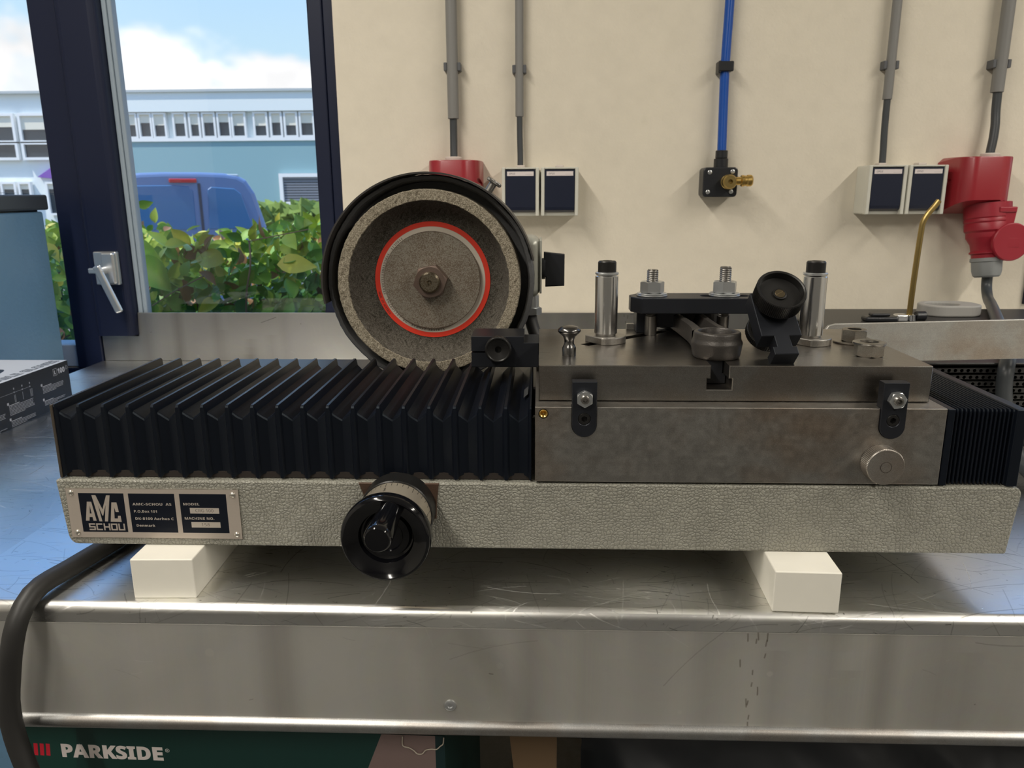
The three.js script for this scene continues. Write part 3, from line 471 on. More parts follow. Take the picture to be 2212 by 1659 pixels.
  // switch box with rotary knob, cable gland
  const sb = part(mach, 'switch_box', merge(box(-0.075, 0.0002, 1.122, 1.1915, -0.335, -0.268, 0.010), box(-0.0005, 0.0022, 1.127, 1.188, -0.333, -0.270, 0.001)), M.housing, 'grey painted switch box');
  part(sb, 'switch_knob', merge(aim(rod(0.0125, 0, 0.004, 0.0005), [1, 0, 0], [0.0022, 1.153, -0.30]), (() => { const g = ext([[0, -0.0195], [0.0225, -0.0185], [0.0225, 0.0185], [-0.002, 0.0212], [-0.002, -0.008], [0, -0.008]], -0.006, 0.006, 0.0012); g.rotateX(0.0); g.translate(0.0065, 1.1515, -0.30); return g; })()), M.black, 'black rotary switch knob');
  part(sb, 'cable_gland', merge(rod(0.0092, 1.103, 1.1225, 0.001), move(hexNut(0.0215, 0.0085, 0), 0, 1.0985, 0)).translate(-0.010, 0, -0.300), M.zinc, 'bright cable gland');
  part(sb, 'motor_cable', pipe([[-0.0115, 1.1, -0.3], [-0.0105, 1.092, -0.3], [-0.004, 1.072, -0.295], [0.01, 1.05, -0.285], [0.03, 1.037, -0.28]], 0.0078), M.cable);
  part(mach, 'rear_bracket', box(0.345, 0.43, 0.9985, 1.0462, -0.30, -0.25, 0.002), M.blackOx2);
}

// ---------------------------------------------------------------- loose and clamped things on the table
// locating posts
{
  const o = [0.0645, TT, -0.126], t = thing('locating_post', 'polished steel post with a black cap screw, nearer the grinding wheel', 'post', o, 'steel posts on the table');
  const clip = circ(0, 0, 0.0197, 64).map(([x, y]) => { const d = -0.80 * x - 0.6 * y; return d > 0.0155 ? [x + 0.8 * (d - 0.0155), y + 0.6 * (d - 0.0155)] : [x, y]; });
  const b = ext(clip, 0, 0.0066, 0.0006); b.rotateX(-Math.PI / 2); b.translate(...o);
  part(t, 'foot', b, M.steel);
  part(t, 'neck', move(rod(0.0097, 0.0066, 0.0086, 0.0002), ...o), M.stud);
  part(t, 'sleeve', move(tube0(0.0111, 0.006, 0.0084, 0.0648, 0.0007, 56), ...o), M.ground, 'polished steel sleeve');
  part(t, 'washer', move(tube0(0.0112, 0.0055, 0.0656, 0.0682, 0.0006, 48), ...o), M.zinc);
  part(t, 'cap_screw', move(merge(rod(0.0052, 0.0, 0.0684, 0.0001, 24), revolve([[0, 0.0682], [0.0088, 0.0682], [0.0088, 0.0775], [0.0078, 0.0788], [0.0047, 0.0788], [0.0047, 0.0735], [0, 0.0735]], 40, (a, i) => (i === 2 ? 0.0001 * Math.sin(a * 40) : i === 4 || i === 5 ? -0.0005 * (0.5 + 0.5 * Math.cos(a * 6)) : 0))), ...o), M.blackOx2);
  const c = t.clone(); c.name = num('locating_post'); c.position.set(0.2598, TT, -0.119); c.userData.label = 'polished steel post with a black cap screw, behind the tilted black stop block'; scene.add(c);
}
// clamp bar on two studs
{
  const t = thing('clamp_bar', 'black steel clamp bar held by two threaded studs with zinc nuts', 'clamp', [0.15, TT, -0.167]);
  const b = ext([[0.0917, -0.0075], [0.1018, -0.0225], [0.238, -0.0225], [0.238, 0.0225], [0.1018, 0.0225], [0.0917, 0.0075]], 0, 0.0152, 0.0007, [circ(0.114, 0, 0.0065, 20), rrect(0.163, 0.212, -0.0065, 0.0065, 0.0063)]); b.rotateX(-Math.PI / 2); b.translate(0, 1.1226, -0.166);
  part(t, 'bar', b, M.blackOx);
  for (const [x, top] of [[0.114, 1.1645], [0.187, 1.1672]]) {
    const s = part(t, 'stud', move(merge(thread(0.0061, 0.0019, 1.128, top, 0.0009, 24), rod(0.0062, TT - (x < 0.15 ? 0 : 0), 1.1175, 0.0002, 28), thread(0.0061, 0.0019, 1.1172, 1.1285, 0.0009, 24)), x, 0, -0.166), M.stud, 'threaded steel stud');
    part(s, 'washer', move(merge(tube0(0.0155, 0.0066, 1.1379, 1.1395, 0.0004, 48), tube0(0.0152, 0.0066, 1.1396, 1.141, 0.0004, 48)), x, 0, -0.166), M.zinc);
    const n = hexNut(0.0212, 0.0115, 0.0062); n.rotateY(x < 0.15 ? 0.06 : 0.16); part(s, 'nut', move(n, x, 1.1411, -0.166), M.zinc);
  }
  part(t, 'support', merge(box(0.1005, 0.112, TT, 1.1224, -0.203, -0.1755, 0.001), box(0.112, 0.142, 1.1035, 1.1224, -0.195, -0.176, 0.001), box(0.225, 0.237, TT, 1.1224, -0.185, -0.15, 0.001)), M.blackOx);
}
// connecting rod
{
  const x = 0.1565, z = -0.0556, t = thing('connecting_rod', 'dark forged connecting rod with a ring end over the T-slot', 'connecting rod', [x, TT, z]);
  const ring = revolve([[0.0157, TT + 0.0012], [0.0167, TT], [0.0192, TT], [0.0203, TT + 0.0009], [0.0212, TT + 0.004], [0.0217, TT + 0.0085], [0.0221, TT + 0.0112], [0.0224, TT + 0.0128], [0.0222, TT + 0.0141], [0.0212, TT + 0.0158], [0.0207, TT + 0.0178], [0.0205, TT + 0.0213], [0.0201, TT + 0.0226], [0.0192, TT + 0.0232], [0.0166, TT + 0.0232], [0.0156, TT + 0.022], [0.0157, TT + 0.0012]], 96, null, 0.85);
  part(t, 'small_end', ring.translate(x, 0, z), M.forged, 'forged ring end');
  // shank with a hollowed upper face, running back under the clamp bar
  { const v = [], id = [], prof = [[-1, 0], [-1, 0.9], [-0.78, 1], [-0.55, 0.95], [-0.3, 0.45], [0.3, 0.45], [0.55, 0.95], [0.78, 1], [1, 0.9], [1, 0]], N = 10;
    for (let i = 0; i <= N; i++) { const s = i / N, zz = mix(z - 0.018, -0.19, s), w = mix(0.0125, 0.0165, s) + 0.006 * Math.pow(1 - s, 6), y0 = TT + 0.0035, h = mix(0.0185, 0.0165, s); for (const [a, b] of prof) v.push(x + a * w - 0.002 * s, y0 + b * h, zz); }
    const n = prof.length; for (let i = 0; i < N; i++) for (let j = 0; j < n; j++) { const k = (j + 1) % n, a = i * n + j, b = i * n + k; id.push(a, b, a + n, b, b + n, a + n); }
    const g = new THREE.BufferGeometry(); g.setAttribute('position', new THREE.Float32BufferAttribute(v, 3)); g.setIndex(id); const cg = toCreasedNormals(g, 0.6); const m2 = M.forged.clone(); m2.side = THREE.DoubleSide; part(t, 'shank', cg, m2); }
  part(t, 'big_end', (() => { const g = ext(circ(0, 0, 0.034, 48), 0, 0.0235, 0.001, [circ(0, 0, 0.024, 48)]); g.rotateX(-Math.PI / 2); g.translate(x + 0.006, TT, -0.2165); return g; })(), M.forged);
}
// tilted stop block with knurled knobs on both sides
{
  const t = thing('stop_block', 'black T-shaped stop block leaning back with a large knurled knob', 'stop block', [0.2057, TT, -0.035]);
  const e = new THREE.Euler(-0.8209, 0.0702, 0.0135, 'YXZ'), place = (g) => { g.rotateZ(0.0135); g.rotateX(-0.8209); g.rotateY(0.0702); g.translate(0.2057, 1.1212, -0.0318); return g; };
  const w = 0.0173, D = 0.0165;
  part(t, 'body', place(ext([[-w, 0], [-0.0065, 0], [-0.0065, -0.0113], [-0.0102, -0.0113], [-0.0102, -0.0192], [0.0102, -0.0192], [0.0102, -0.0113], [0.0065, -0.0113], [0.0065, 0], [w, 0], [w, 0.047], [-w, 0.047]], -D, 0, 0.0005)), M.blackOx);
  const N = (g, y, z) => { aim(g, [0, 0, 1]); g.translate(0.0008, y, z); return place(g); };
  const kn = part(t, 'knob', N(knurledRim(0.0212, 0, 0.0155, 84, 0.0006, [[0.0196, 0.0155], [0.0186, 0.0147], [0.0178, 0.0085], [0.0062, 0.0078], [0.0058, 0.0092], [0.0046, 0.0094], [0.0045, 0.0085], [0, 0.0085]]), 0.0325, 0.007), M.blackOx2, 'large knurled black knob with a hollow face');
  part(kn, 'collar', N(rod(0.0095, 0, 0.0078), 0.0325, 0), M.blackOx);
  part(kn, 'slotted_screw', N(csg(rod(0.0044, 0.0083, 0.0098, 0.0003, 24), box(-0.006, 0.006, 0.0091, 0.012, -0.0006, 0.0006).rotateY(0.5)), 0.0325, 0.007), S({ color: lin(0.2, 0.16, 0.1), metalness: 1, roughness: 0.35 }), 'brassy slotted screw');
  const kb = knurledRim(0.0196, 0, 0.008, 70, 0.0005, [[0.016, 0.008], [0.0155, 0.006], [0, 0.006]]); kb.translate(0, -0.03, 0);
  part(t, 'rear_knob', N(merge(kb, rod(0.006, -0.0225, -0.0155, 0.0003, 20)), 0.023, 0), M.blackOx2);
}
// mushroom pin
solo('mushroom_pin', revolve([[0, TT], [0.0061, TT], [0.0062, TT + 0.0075], [0.0055, TT + 0.0088], [0.0043, TT + 0.0115], [0.0044, TT + 0.0145], [0.0058, TT + 0.0178], [0.0092, TT + 0.0208], [0.0104, TT + 0.0225], [0.0100, TT + 0.0242], [0.0078, TT + 0.0261], [0.004, TT + 0.0272], [0, TT + 0.0275]], 48, null, 0.9).translate(0.0264, 0, -0.0588), S({ color: lin(0.16, 0.155, 0.15), metalness: 1, roughness: 0.24 }), 'small dark mushroom-headed pin standing on the table', 'pin', [0.0264, TT, -0.0588]);
// loose nuts and washer
solo('hex_nut', hexNut(0.0215, 0.0112, 0.0063).rotateY(0.22).translate(0.3034, TT + 0.0021, -0.124), M.plainNut, 'plain hexagon nut sitting on a washer at the back right of the table', 'nut', [0.3034, TT, -0.124]);
solo('washer', tube0(0.0158, 0.0066, TT, TT + 0.002, 0.0006, 48).translate(0.3005, 0, -0.124), M.plainNut, 'flat round washer under the loose hexagon nut', 'washer', [0.3005, TT, -0.124]);
solo('flange_nut', merge(csg(hexNut(0.0222, 0.011, 0.007), rod(0.0072, -0.001, 0.012, 0.0001)), revolve([[0.0074, 0.0102], [0.009, 0.0098], [0.0136, 0.0102], [0.0141, 0.011], [0.0138, 0.0122], [0.0108, 0.0131], [0.0078, 0.0127], [0.0074, 0.0102]], 48, null, 0.5)).rotateY(0.4).translate(0.2926, TT, -0.0625), M.plainNut, 'flange nut lying upside down in front of the other loose nut', 'nut', [0.2926, TT, -0.0625]);

// ---------------------------------------------------------------- behind the machine
{
  const b = ext([[0.328, 1.0475], [0.335, 1.0467], [0.72, 1.0467], [0.72, 1.0945], [0.34, 1.0925], [0.331, 1.0905], [0.327, 1.085]], -0.0022, 0.0022, 0.0006);
  b.translate(-0.328, 0, 0); b.rotateY(0.115); b.translate(0.328, 0, -0.266);
  solo('flat_bar', b, M.bar, 'long flat aluminium bar on edge behind the machine, running out at the right', 'bar', [0.45, 1.0467, -0.28]);
}
// perforated box with rounded corners
{
  const t = thing('perforated_box', 'black perforated metal box behind the flat bar and the right bellows', 'box', [0.66, BT, -0.57]);
  const x0 = 0.435, x1 = 0.93, z0 = -0.80, z1 = -0.335, y0 = BT, y1 = 1.032, R = 0.06;
  const holes = []; const L = 0.62; for (let r = 0; r < 14; r++) for (let c = 0; c < 62; c++) { const u = 0.012 + c * 0.0078 + (r % 2) * 0.0039, y = y0 + 0.012 + r * 0.0085; if (u < 0.5) holes.push([u, y]); }
  const flat = ext([[0, y0 + 0.002], ...Array.from({ length: 24 }, (_, i) => [(i + 1) * 0.5 / 24, y0 + 0.002]), [0.5, y1 - 0.002], ...Array.from({ length: 24 }, (_, i) => [0.5 - (i + 1) * 0.5 / 24, y1 - 0.002])], 0, 0.0012, 0, holes.map(([u, y]) => circ(u, y, 0.0024, 8)));
  { const p = flat.attributes.position; for (let i = 0; i < p.count; i++) { const u = p.getX(i), d = p.getZ(i), a = 0.06 * Math.PI / 2, s = u - 0.07; let x, z; if (s < 0) { x = x0 - d; z = z1 - R + s; } else if (s < a) { const t2 = s / R; x = x0 + R - (R + d) * Math.cos(t2); z = z1 - R + (R + d) * Math.sin(t2); } else { x = x0 + R + (s - a); z = z1 + d; } p.setXYZ(i, x, p.getY(i), z); } flat.computeVertexNormals(); }
  part(t, 'perforated_side', flat, M.perf);
  const outline = rrect(x0, x1, -z1, -z0, R, 8); const ring = (a, b) => { const g = ext(outline, a, b, 0.001); g.rotateX(-Math.PI / 2); return g; };
  part(t, 'lid', ring(y1 - 0.003, y1), M.perf); part(t, 'bottom', ring(y0, y0 + 0.003), M.perf);
  part(t, 'rear_side', box(x0 + 0.02, x1 - 0.02, y0 + 0.003, y1 - 0.003, z0 + 0.001, z0 + 0.004), M.perf);
  part(t, 'core', box(0.66, 0.88, y0 + 0.003, y0 + 0.10, -0.70, -0.46, 0.005), S({ color: lin(0.3, 0.2, 0.14), metalness: 0.6, roughness: 0.4 }));
}
{ // brass blow pipe standing up from a small black tool
  const y = 1.0322, t = thing('blow_pipe', 'thin brass pipe with a bent tip rising from a black tool', 'pipe', [0.60, y, -0.66]);
  part(t, 'pipe', pipe([[0.6085, y + 0.006, -0.66], [0.609, y + 0.06, -0.66], [0.6105, 1.15, -0.66], [0.6115, 1.175, -0.66], [0.613, 1.1925, -0.66], [0.619, 1.205, -0.66], [0.628, 1.217, -0.66], [0.6335, 1.2255, -0.66]], 0.0046, 70, 14), M.brassDull);
  part(t, 'valve', merge(box(0.585, 0.604, y, y + 0.012, -0.668, -0.65, 0.003), rod(0.0065, y, y + 0.011, 0.001, 24).translate(0.612, 0, -0.658)), M.chrome);
  part(t, 'handle', (() => { const g = box(0.535, 0.588, y, y + 0.008, -0.672, -0.65, 0.003); return merge(g, box(0.545, 0.575, y + 0.0085, y + 0.0135, -0.668, -0.652, 0.002)); })(), M.black);
  part(t, 'knob', aim(rod(0.008, 0, 0.016, 0.001), [1, 0, 0], [0.6185, y + 0.0085, -0.66]), M.black);
}
{ // grey plastic eye piece
  const t = ext(rrect(0, 0.1, -0.035, 0.035, 0.033, 10), 0, 0.019, 0.003, [circ(0.038, 0, 0.026, 28)], 3); t.rotateX(-Math.PI / 2); t.translate(0.66, 1.032, -0.735);
  solo('hose_holder', t, M.greyLight, 'grey plastic piece with an oval opening lying beside the brass pipe', 'holder', [0.7, 1.032, -0.735]);
}

// ---------------------------------------------------------------- things on the wall
function conduit(x, r, yEnd, label, cable, rc, clipY, mid) {
  const t = thing('conduit', label, 'conduit', [x, H - 0.002, ZB], 'grey conduits on the wall');
  const z = ZB + 0.006 + r; part(t, 'pipe', tube0(r, r * 0.8, yEnd, H - 0.002, 0.0004, 28).translate(x, 0, z), M.conduit);
  part(t, 'cable', pipe([[x, yEnd + 0.05, z], ...cable], rc, 40, 12), M.greyCable, 'dark grey cable');
  part(t, 'clip', merge(box(x - r - 0.0055, x - r + 0.001, clipY - 0.008, clipY + 0.007, ZB, ZB + r * 1.5 + 0.006, 0.0015), box(x + r - 0.001, x + r + 0.0055, clipY - 0.008, clipY + 0.007, ZB, ZB + r * 1.5 + 0.006, 0.0015), box(x - r, x + r, clipY - 0.008, clipY + 0.007, ZB, ZB + 0.006, 0.001)), M.clip);
  return t;
}
conduit(-0.1672, 0.0107, 1.380, 'thick grey conduit with its cable running to the red socket half hidden by the wheel', [[-0.1676, 1.35, -0.933], [-0.1676, 1.316, -0.93], [-0.1676, 1.298, -0.928]], 0.0072, 1.474);
conduit(-0.0403, 0.0078, 1.3833, 'thinner grey conduit beside the first, its cable ending at the left pair of sockets', [[-0.0398, 1.35, -0.934], [-0.0388, 1.31, -0.932], [-0.0388, 1.2925, -0.931]], 0.0056, 1.469);
conduit(0.651, 0.0085, 1.408, 'grey conduit above the right pair of flap sockets', [[0.6512, 1.36, -0.934], [0.6524, 1.31, -0.932], [0.6525, 1.293, -0.931]], 0.0062, 1.469);
conduit(0.8497, 0.0112, 1.4184, 'thick grey conduit at the far right, its bent cable running into the red plug socket', [[0.8516, 1.385, -0.931], [0.8522, 1.361, -0.928], [0.8505, 1.335, -0.925], [0.8475, 1.312, -0.923], [0.847, 1.30, -0.922]], 0.0078, 1.4685);
// flap sockets
const opus = canvasTex(512, 80, (c, w, h) => { c.fillStyle = '#d9cfcd'; c.fillRect(0, 0, w, h); c.fillStyle = '#8a8284'; c.font = 'italic bold 46px sans-serif'; c.fillText('OPUS', 34, 56); c.globalAlpha = 0.35; c.fillRect(w - 160, 50, 128, 8); });
function flapSocket(x, label, first) {
  const y0 = 1.198, y1 = 1.288, z0 = ZB, zf = -0.892, w = 0.0355;
  const t = thing('flap_socket', label, 'socket', [x, y0, z0], 'flap sockets on the wall');
  const outer = rrect(x - w, x + w, y0, y1, 0.003, 3), g = merge(ext(outer, z0, zf - 0.012, 0.001), box(x - w, x - w + 0.0065, y0, y1, zf - 0.013, zf, 0.0015), box(x + w - 0.0065, x + w, y0, y1, zf - 0.013, zf, 0.0015), box(x - w + 0.0065, x + w - 0.0065, y1 - 0.003, y1, zf - 0.013, zf - 0.001, 0.0008));
  part(t, 'housing', g, M.cover);
  const fl = part(t, 'flap', (() => { const s = ext([[0, 0.0068], [0.0035, 0.0072], [0.009, 0.0105], [0.0105, 0.0165], [0.0105, 0.0855], [0, 0.0855]], -w + 0.007, w - 0.007, 0.0008); s.rotateY(-Math.PI / 2); s.translate(x, y0, zf - 0.0122); return s; })(), M.flap, 'dark blue hinged flap');
  const lg = new THREE.PlaneGeometry(0.0505, 0.0082).toNonIndexed(); lg.translate(x, 1.2765, zf - 0.0012);
  part(fl, 'label_strip', merge(lg), M.opus ??= S({ map: opus, roughness: 0.6 }), 'white label strip', true);
  part(t, 'cable_entry', box(x - 0.008, x + 0.008, y1, y1 + 0.005, -0.942, -0.92, 0.002), M.pinkGrey);
  return t;
}
flapSocket(-0.0378, 'dark blue flap socket just right of the grinding wheel, left one of its pair');
flapSocket(0.0372, 'dark blue flap socket, right one of the pair beside the grinding wheel');
flapSocket(0.6497, 'dark blue flap socket, left one of the right pair, under the conduit');
flapSocket(0.7237, 'dark blue flap socket touching the red power socket, behind the brass tip');
// red power sockets
function redSocket(cx, label, g0 = 0.0265) {
  const y0 = 1.198, y1 = 1.3015, z0 = ZB, z1 = -0.866, t = thing('power_socket', label, 'socket', [cx, y0, z0], 'red power sockets on the wall');
  // profile in x and z, pulled along y, then cut along a slanted plane below
  const prof = [[-0.054, 0], [0.054, 0], [0.054, 0.03]]; for (let i = 0; i <= 12; i++) { const a = rad(i * 7.5); prof.push([0.018 + 0.034 * Math.cos(a), 0.05 + 0.036 * Math.sin(a)]); } for (let i = 0; i <= 12; i++) { const a = rad(90 + i * 7.5); prof.push([-0.018 + 0.027 * Math.cos(a), 0.056 + 0.029 * Math.sin(a)]); }
  let g = ext(prof.map(([a, b]) => [a, -b]), y0, y1, 0.002, [], 2); g.rotateX(-Math.PI / 2); g.translate(cx, 0, z0);
  const cut = box(-0.2, 0.2, -0.1, 0, -0.2, 0.2); cut.rotateX(-0.34); cut.translate(cx, y0 + 0.003, z0 + 0.02); g = csg(g, cut);
  const cut2 = box(-0.03, 0.03, 0, 0.05, -0.1, 0.1); cut2.rotateZ(0.75); cut2.translate(cx - 0.058, y1 - 0.012, z0 + 0.03); g = csg(g, cut2);
  for (const s of [-1, 1]) { const sl = rod(0.004, -0.02, 0.02, 0.001, 16); sl.rotateX(Math.PI / 2 - 0.22); sl.translate(cx + s * 0.0505, 1.262, z0 + 0.052); g = csg(g, sl); }
  part(t, 'housing', toCreasedNormals(g, 0.5), M.red);
  part(t, 'cable_grommet', rod(0.0165, y1 - 0.001, y1 + 0.008, 0.002, 32).translate(cx + g0, 0, z0 + 0.028), M.pinkGrey, 'pale grommet');
  part(t, 'screw', aim(rod(0.0035, 0, 0.0015, 0.0003, 16), [0, 0, 1], [cx + 0.028, 1.225, z1 - 0.0004]), M.red2);
  return t;
}
redSocket(0.8205, 'red power socket at the right end of the wall with a plug in it');
redSocket(-0.166, 'red power socket half hidden behind the top of the grinding wheel', -0.0015);
{ // plug with lid and hanging cable
  const a = [0.8465, 1.213, -0.905], dir = [0.055, -1, 0.12], len = Math.hypot(...dir), d = dir.map((v) => v / len), t = thing('power_plug', 'red power plug hanging from the right socket, with round lid and grey cable', 'plug', a);
  const A = (g) => aim(g, d, a);
  part(t, 'plug_body', A(revolve([[0, -0.004], [0.040, -0.004], [0.040, 0.022], [0.0385, 0.024], [0.0395, 0.026], [0.0395, 0.03], [0.038, 0.032], [0.039, 0.034], [0.039, 0.046], [0.036, 0.05], [0.036, 0.059], [0.029, 0.072], [0.0275, 0.084], [0.030, 0.087], [0.030, 0.089], [0.0265, 0.091], [0.0262, 0.098], [0, 0.098]], 56, null, 0.5)), M.red2);
  part(t, 'plug_gland', A(revolve([[0, 0.097], [0.028, 0.0975], [0.0285, 0.104], [0.0265, 0.1055], [0.026, 0.122], [0.0235, 0.131], [0.02, 0.134], [0, 0.134]], 48, (q, i) => (i > 2 && i < 6 ? 0.0006 * Math.sin(q * 8) : 0), 0.5)), M.grey, 'grey cable gland');
  const lid = part(t, 'lid', (() => { const g = aim(revolve([[0, 0], [0.032, 0], [0.035, 0.002], [0.035, 0.008], [0.033, 0.0095], [0, 0.0095]], 56), [0.05, 0.0, 1], [0.8735, 1.148, -0.868]); const s = box(-0.013, 0.013, -0.0085, 0.0085, 0.009, 0.0098, 0.0003); s.translate(0.8745, 1.147, -0.868); return merge(g, s); })(), M.red2, 'round red lid');
  part(lid, 'hinge', merge((() => { const g = ext([[-0.022, 0.026], [0.018, 0.026], [0.014, -0.012], [-0.016, -0.02]], 0, 0.007, 0.001); g.translate(0.862, 1.185, -0.872); return g; })(), box(0.846, 0.878, 1.202, 1.212, -0.878, -0.862, 0.002)), M.red2);
  part(t, 'cable', pipe([[0.8545, 1.085, -0.888], [0.8545, 1.062, -0.885], [0.846, 1.046, -0.862], [0.818, 1.0415, -0.80], [0.768, 1.0415, -0.70], [0.692, 1.0415, -0.55], [0.624, 1.0415, -0.42], [0.588, 1.039, -0.347], [0.5725, 1.026, -0.322], [0.5705, 1.008, -0.318], [0.5725, 0.985, -0.315], [0.573, 0.955, -0.30], [0.575, 0.925, -0.27], [0.585, 0.9105, -0.20], [0.62, 0.9098, -0.12]], 0.0092, 160, 14), M.greyCable, 'grey rubber cable');
}
// compressed air outlet
{
  const x = 0.3445, t = thing('air_hose', 'bright blue air hose running straight down the wall', 'hose', [x, H - 0.002, ZB]);
  part(t, 'hose', pipe([[0.349, H - 0.002, -0.936], [0.3482, 1.9, -0.936], [0.3475, 1.585, -0.936], [0.3452, 1.47, -0.934], [0.346, 1.39, -0.932], [0.3465, 1.305, -0.926]], 0.0086, 60, 20), M.blue);
  part(t, 'clip', merge(box(0.331, 0.359, 1.459, 1.477, -0.928, -0.921, 0.002), box(0.331, 0.3365, 1.456, 1.478, ZB, -0.922, 0.002), box(0.355, 0.359, 1.46, 1.477, ZB, -0.922, 0.002)), M.black);
  const o = thing('air_outlet', 'black air outlet block with a brass coupling below the blue hose', 'outlet', [0.343, 1.2328, ZB]);
  part(o, 'block', merge(ext(rrect(0.3105, 0.376, 1.2315, 1.2865, 0.007), ZB, -0.91, 0.002, [], 2), rod(0.0135, 1.283, 1.303, 0.001, 28).translate(0.3465, 0, -0.928), rod(0.0115, 1.303, 1.318, 0.001, 28).translate(0.3465, 0, -0.927)), M.black);
  for (const [sx, sy] of [[0.3225, 1.2775], [0.3655, 1.2785], [0.3205, 1.241], [0.3645, 1.2415]]) part(o, 'screw', aim(revolve([[0.0042, 0], [0.004, 0.0014], [0.003, 0.002], [0.0016, 0.002], [0.0015, 0.001], [0, 0.001]], 20), [0, 0, 1], [sx, sy, -0.9101]), M.zinc);
  const cp = part(o, 'coupling', merge(aim(revolve([[0, 0], [0.013, 0], [0.0135, 0.004], [0.0125, 0.005], [0.0125, 0.015], [0.0135, 0.016], [0.0135, 0.02], [0.011, 0.024], [0.0045, 0.024], [0.0038, 0.016], [0, 0.016]], 32), [0, 0, 1], [0.357, 1.2595, -0.91])), M.brassDull, 'brass coupling');
  part(cp, 'side_port', aim(revolve([[0, 0], [0.0075, 0], [0.0075, 0.016], [0.0105, 0.018], [0.0108, 0.0225], [0.0098, 0.0235], [0.0098, 0.028], [0.0108, 0.029], [0.0108, 0.036], [0.009, 0.0385], [0.005, 0.0385], [0.0045, 0.03], [0, 0.03]], 32), [1, 0.03, 0], [0.362, 1.2605, -0.899]), M.brass);
}

// ---------------------------------------------------------------- left: cabinet, glove box
{
  const t = thing('steel_cabinet', 'blue grey steel cabinet with a black lid by the left window', 'cabinet', [-1.2, 0, -0.75]);
  part(t, 'body', box(-1.45, -0.957, 0.0, 1.211, -0.865, -0.64, 0.004), M.cabinet);
  part(t, 'lid', box(-1.455, -0.951, 1.214, 1.2425, -0.876, -0.63, 0.004), M.cabinetLid, 'black lid');
  part(t, 'lid_gap', box(-1.44, -0.965, 1.2085, 1.2165, -0.86, -0.645), M.black);
  const fo = solo('plastic_film', (() => { const g = new THREE.PlaneGeometry(0.34, 0.2, 30, 20), p = g.attributes.position, n = fbm(6, 6, 3, 5); for (let i = 0; i < p.count; i++) p.setZ(i, 0.0012 + 0.006 * Math.pow(n(p.getX(i) + 0.5, p.getY(i) + 0.5), 1.5)); g.rotateX(-Math.PI / 2); g.computeVertexNormals(); g.translate(-1.16, 1.2425, -0.75); return g; })(), S({ color: lin(0.35, 0.42, 0.55), roughness: 0.3, side: THREE.DoubleSide }), 'crumpled thin pale film lying on top of the cabinet', 'film', [-1.16, 1.2425, -0.75]);
}
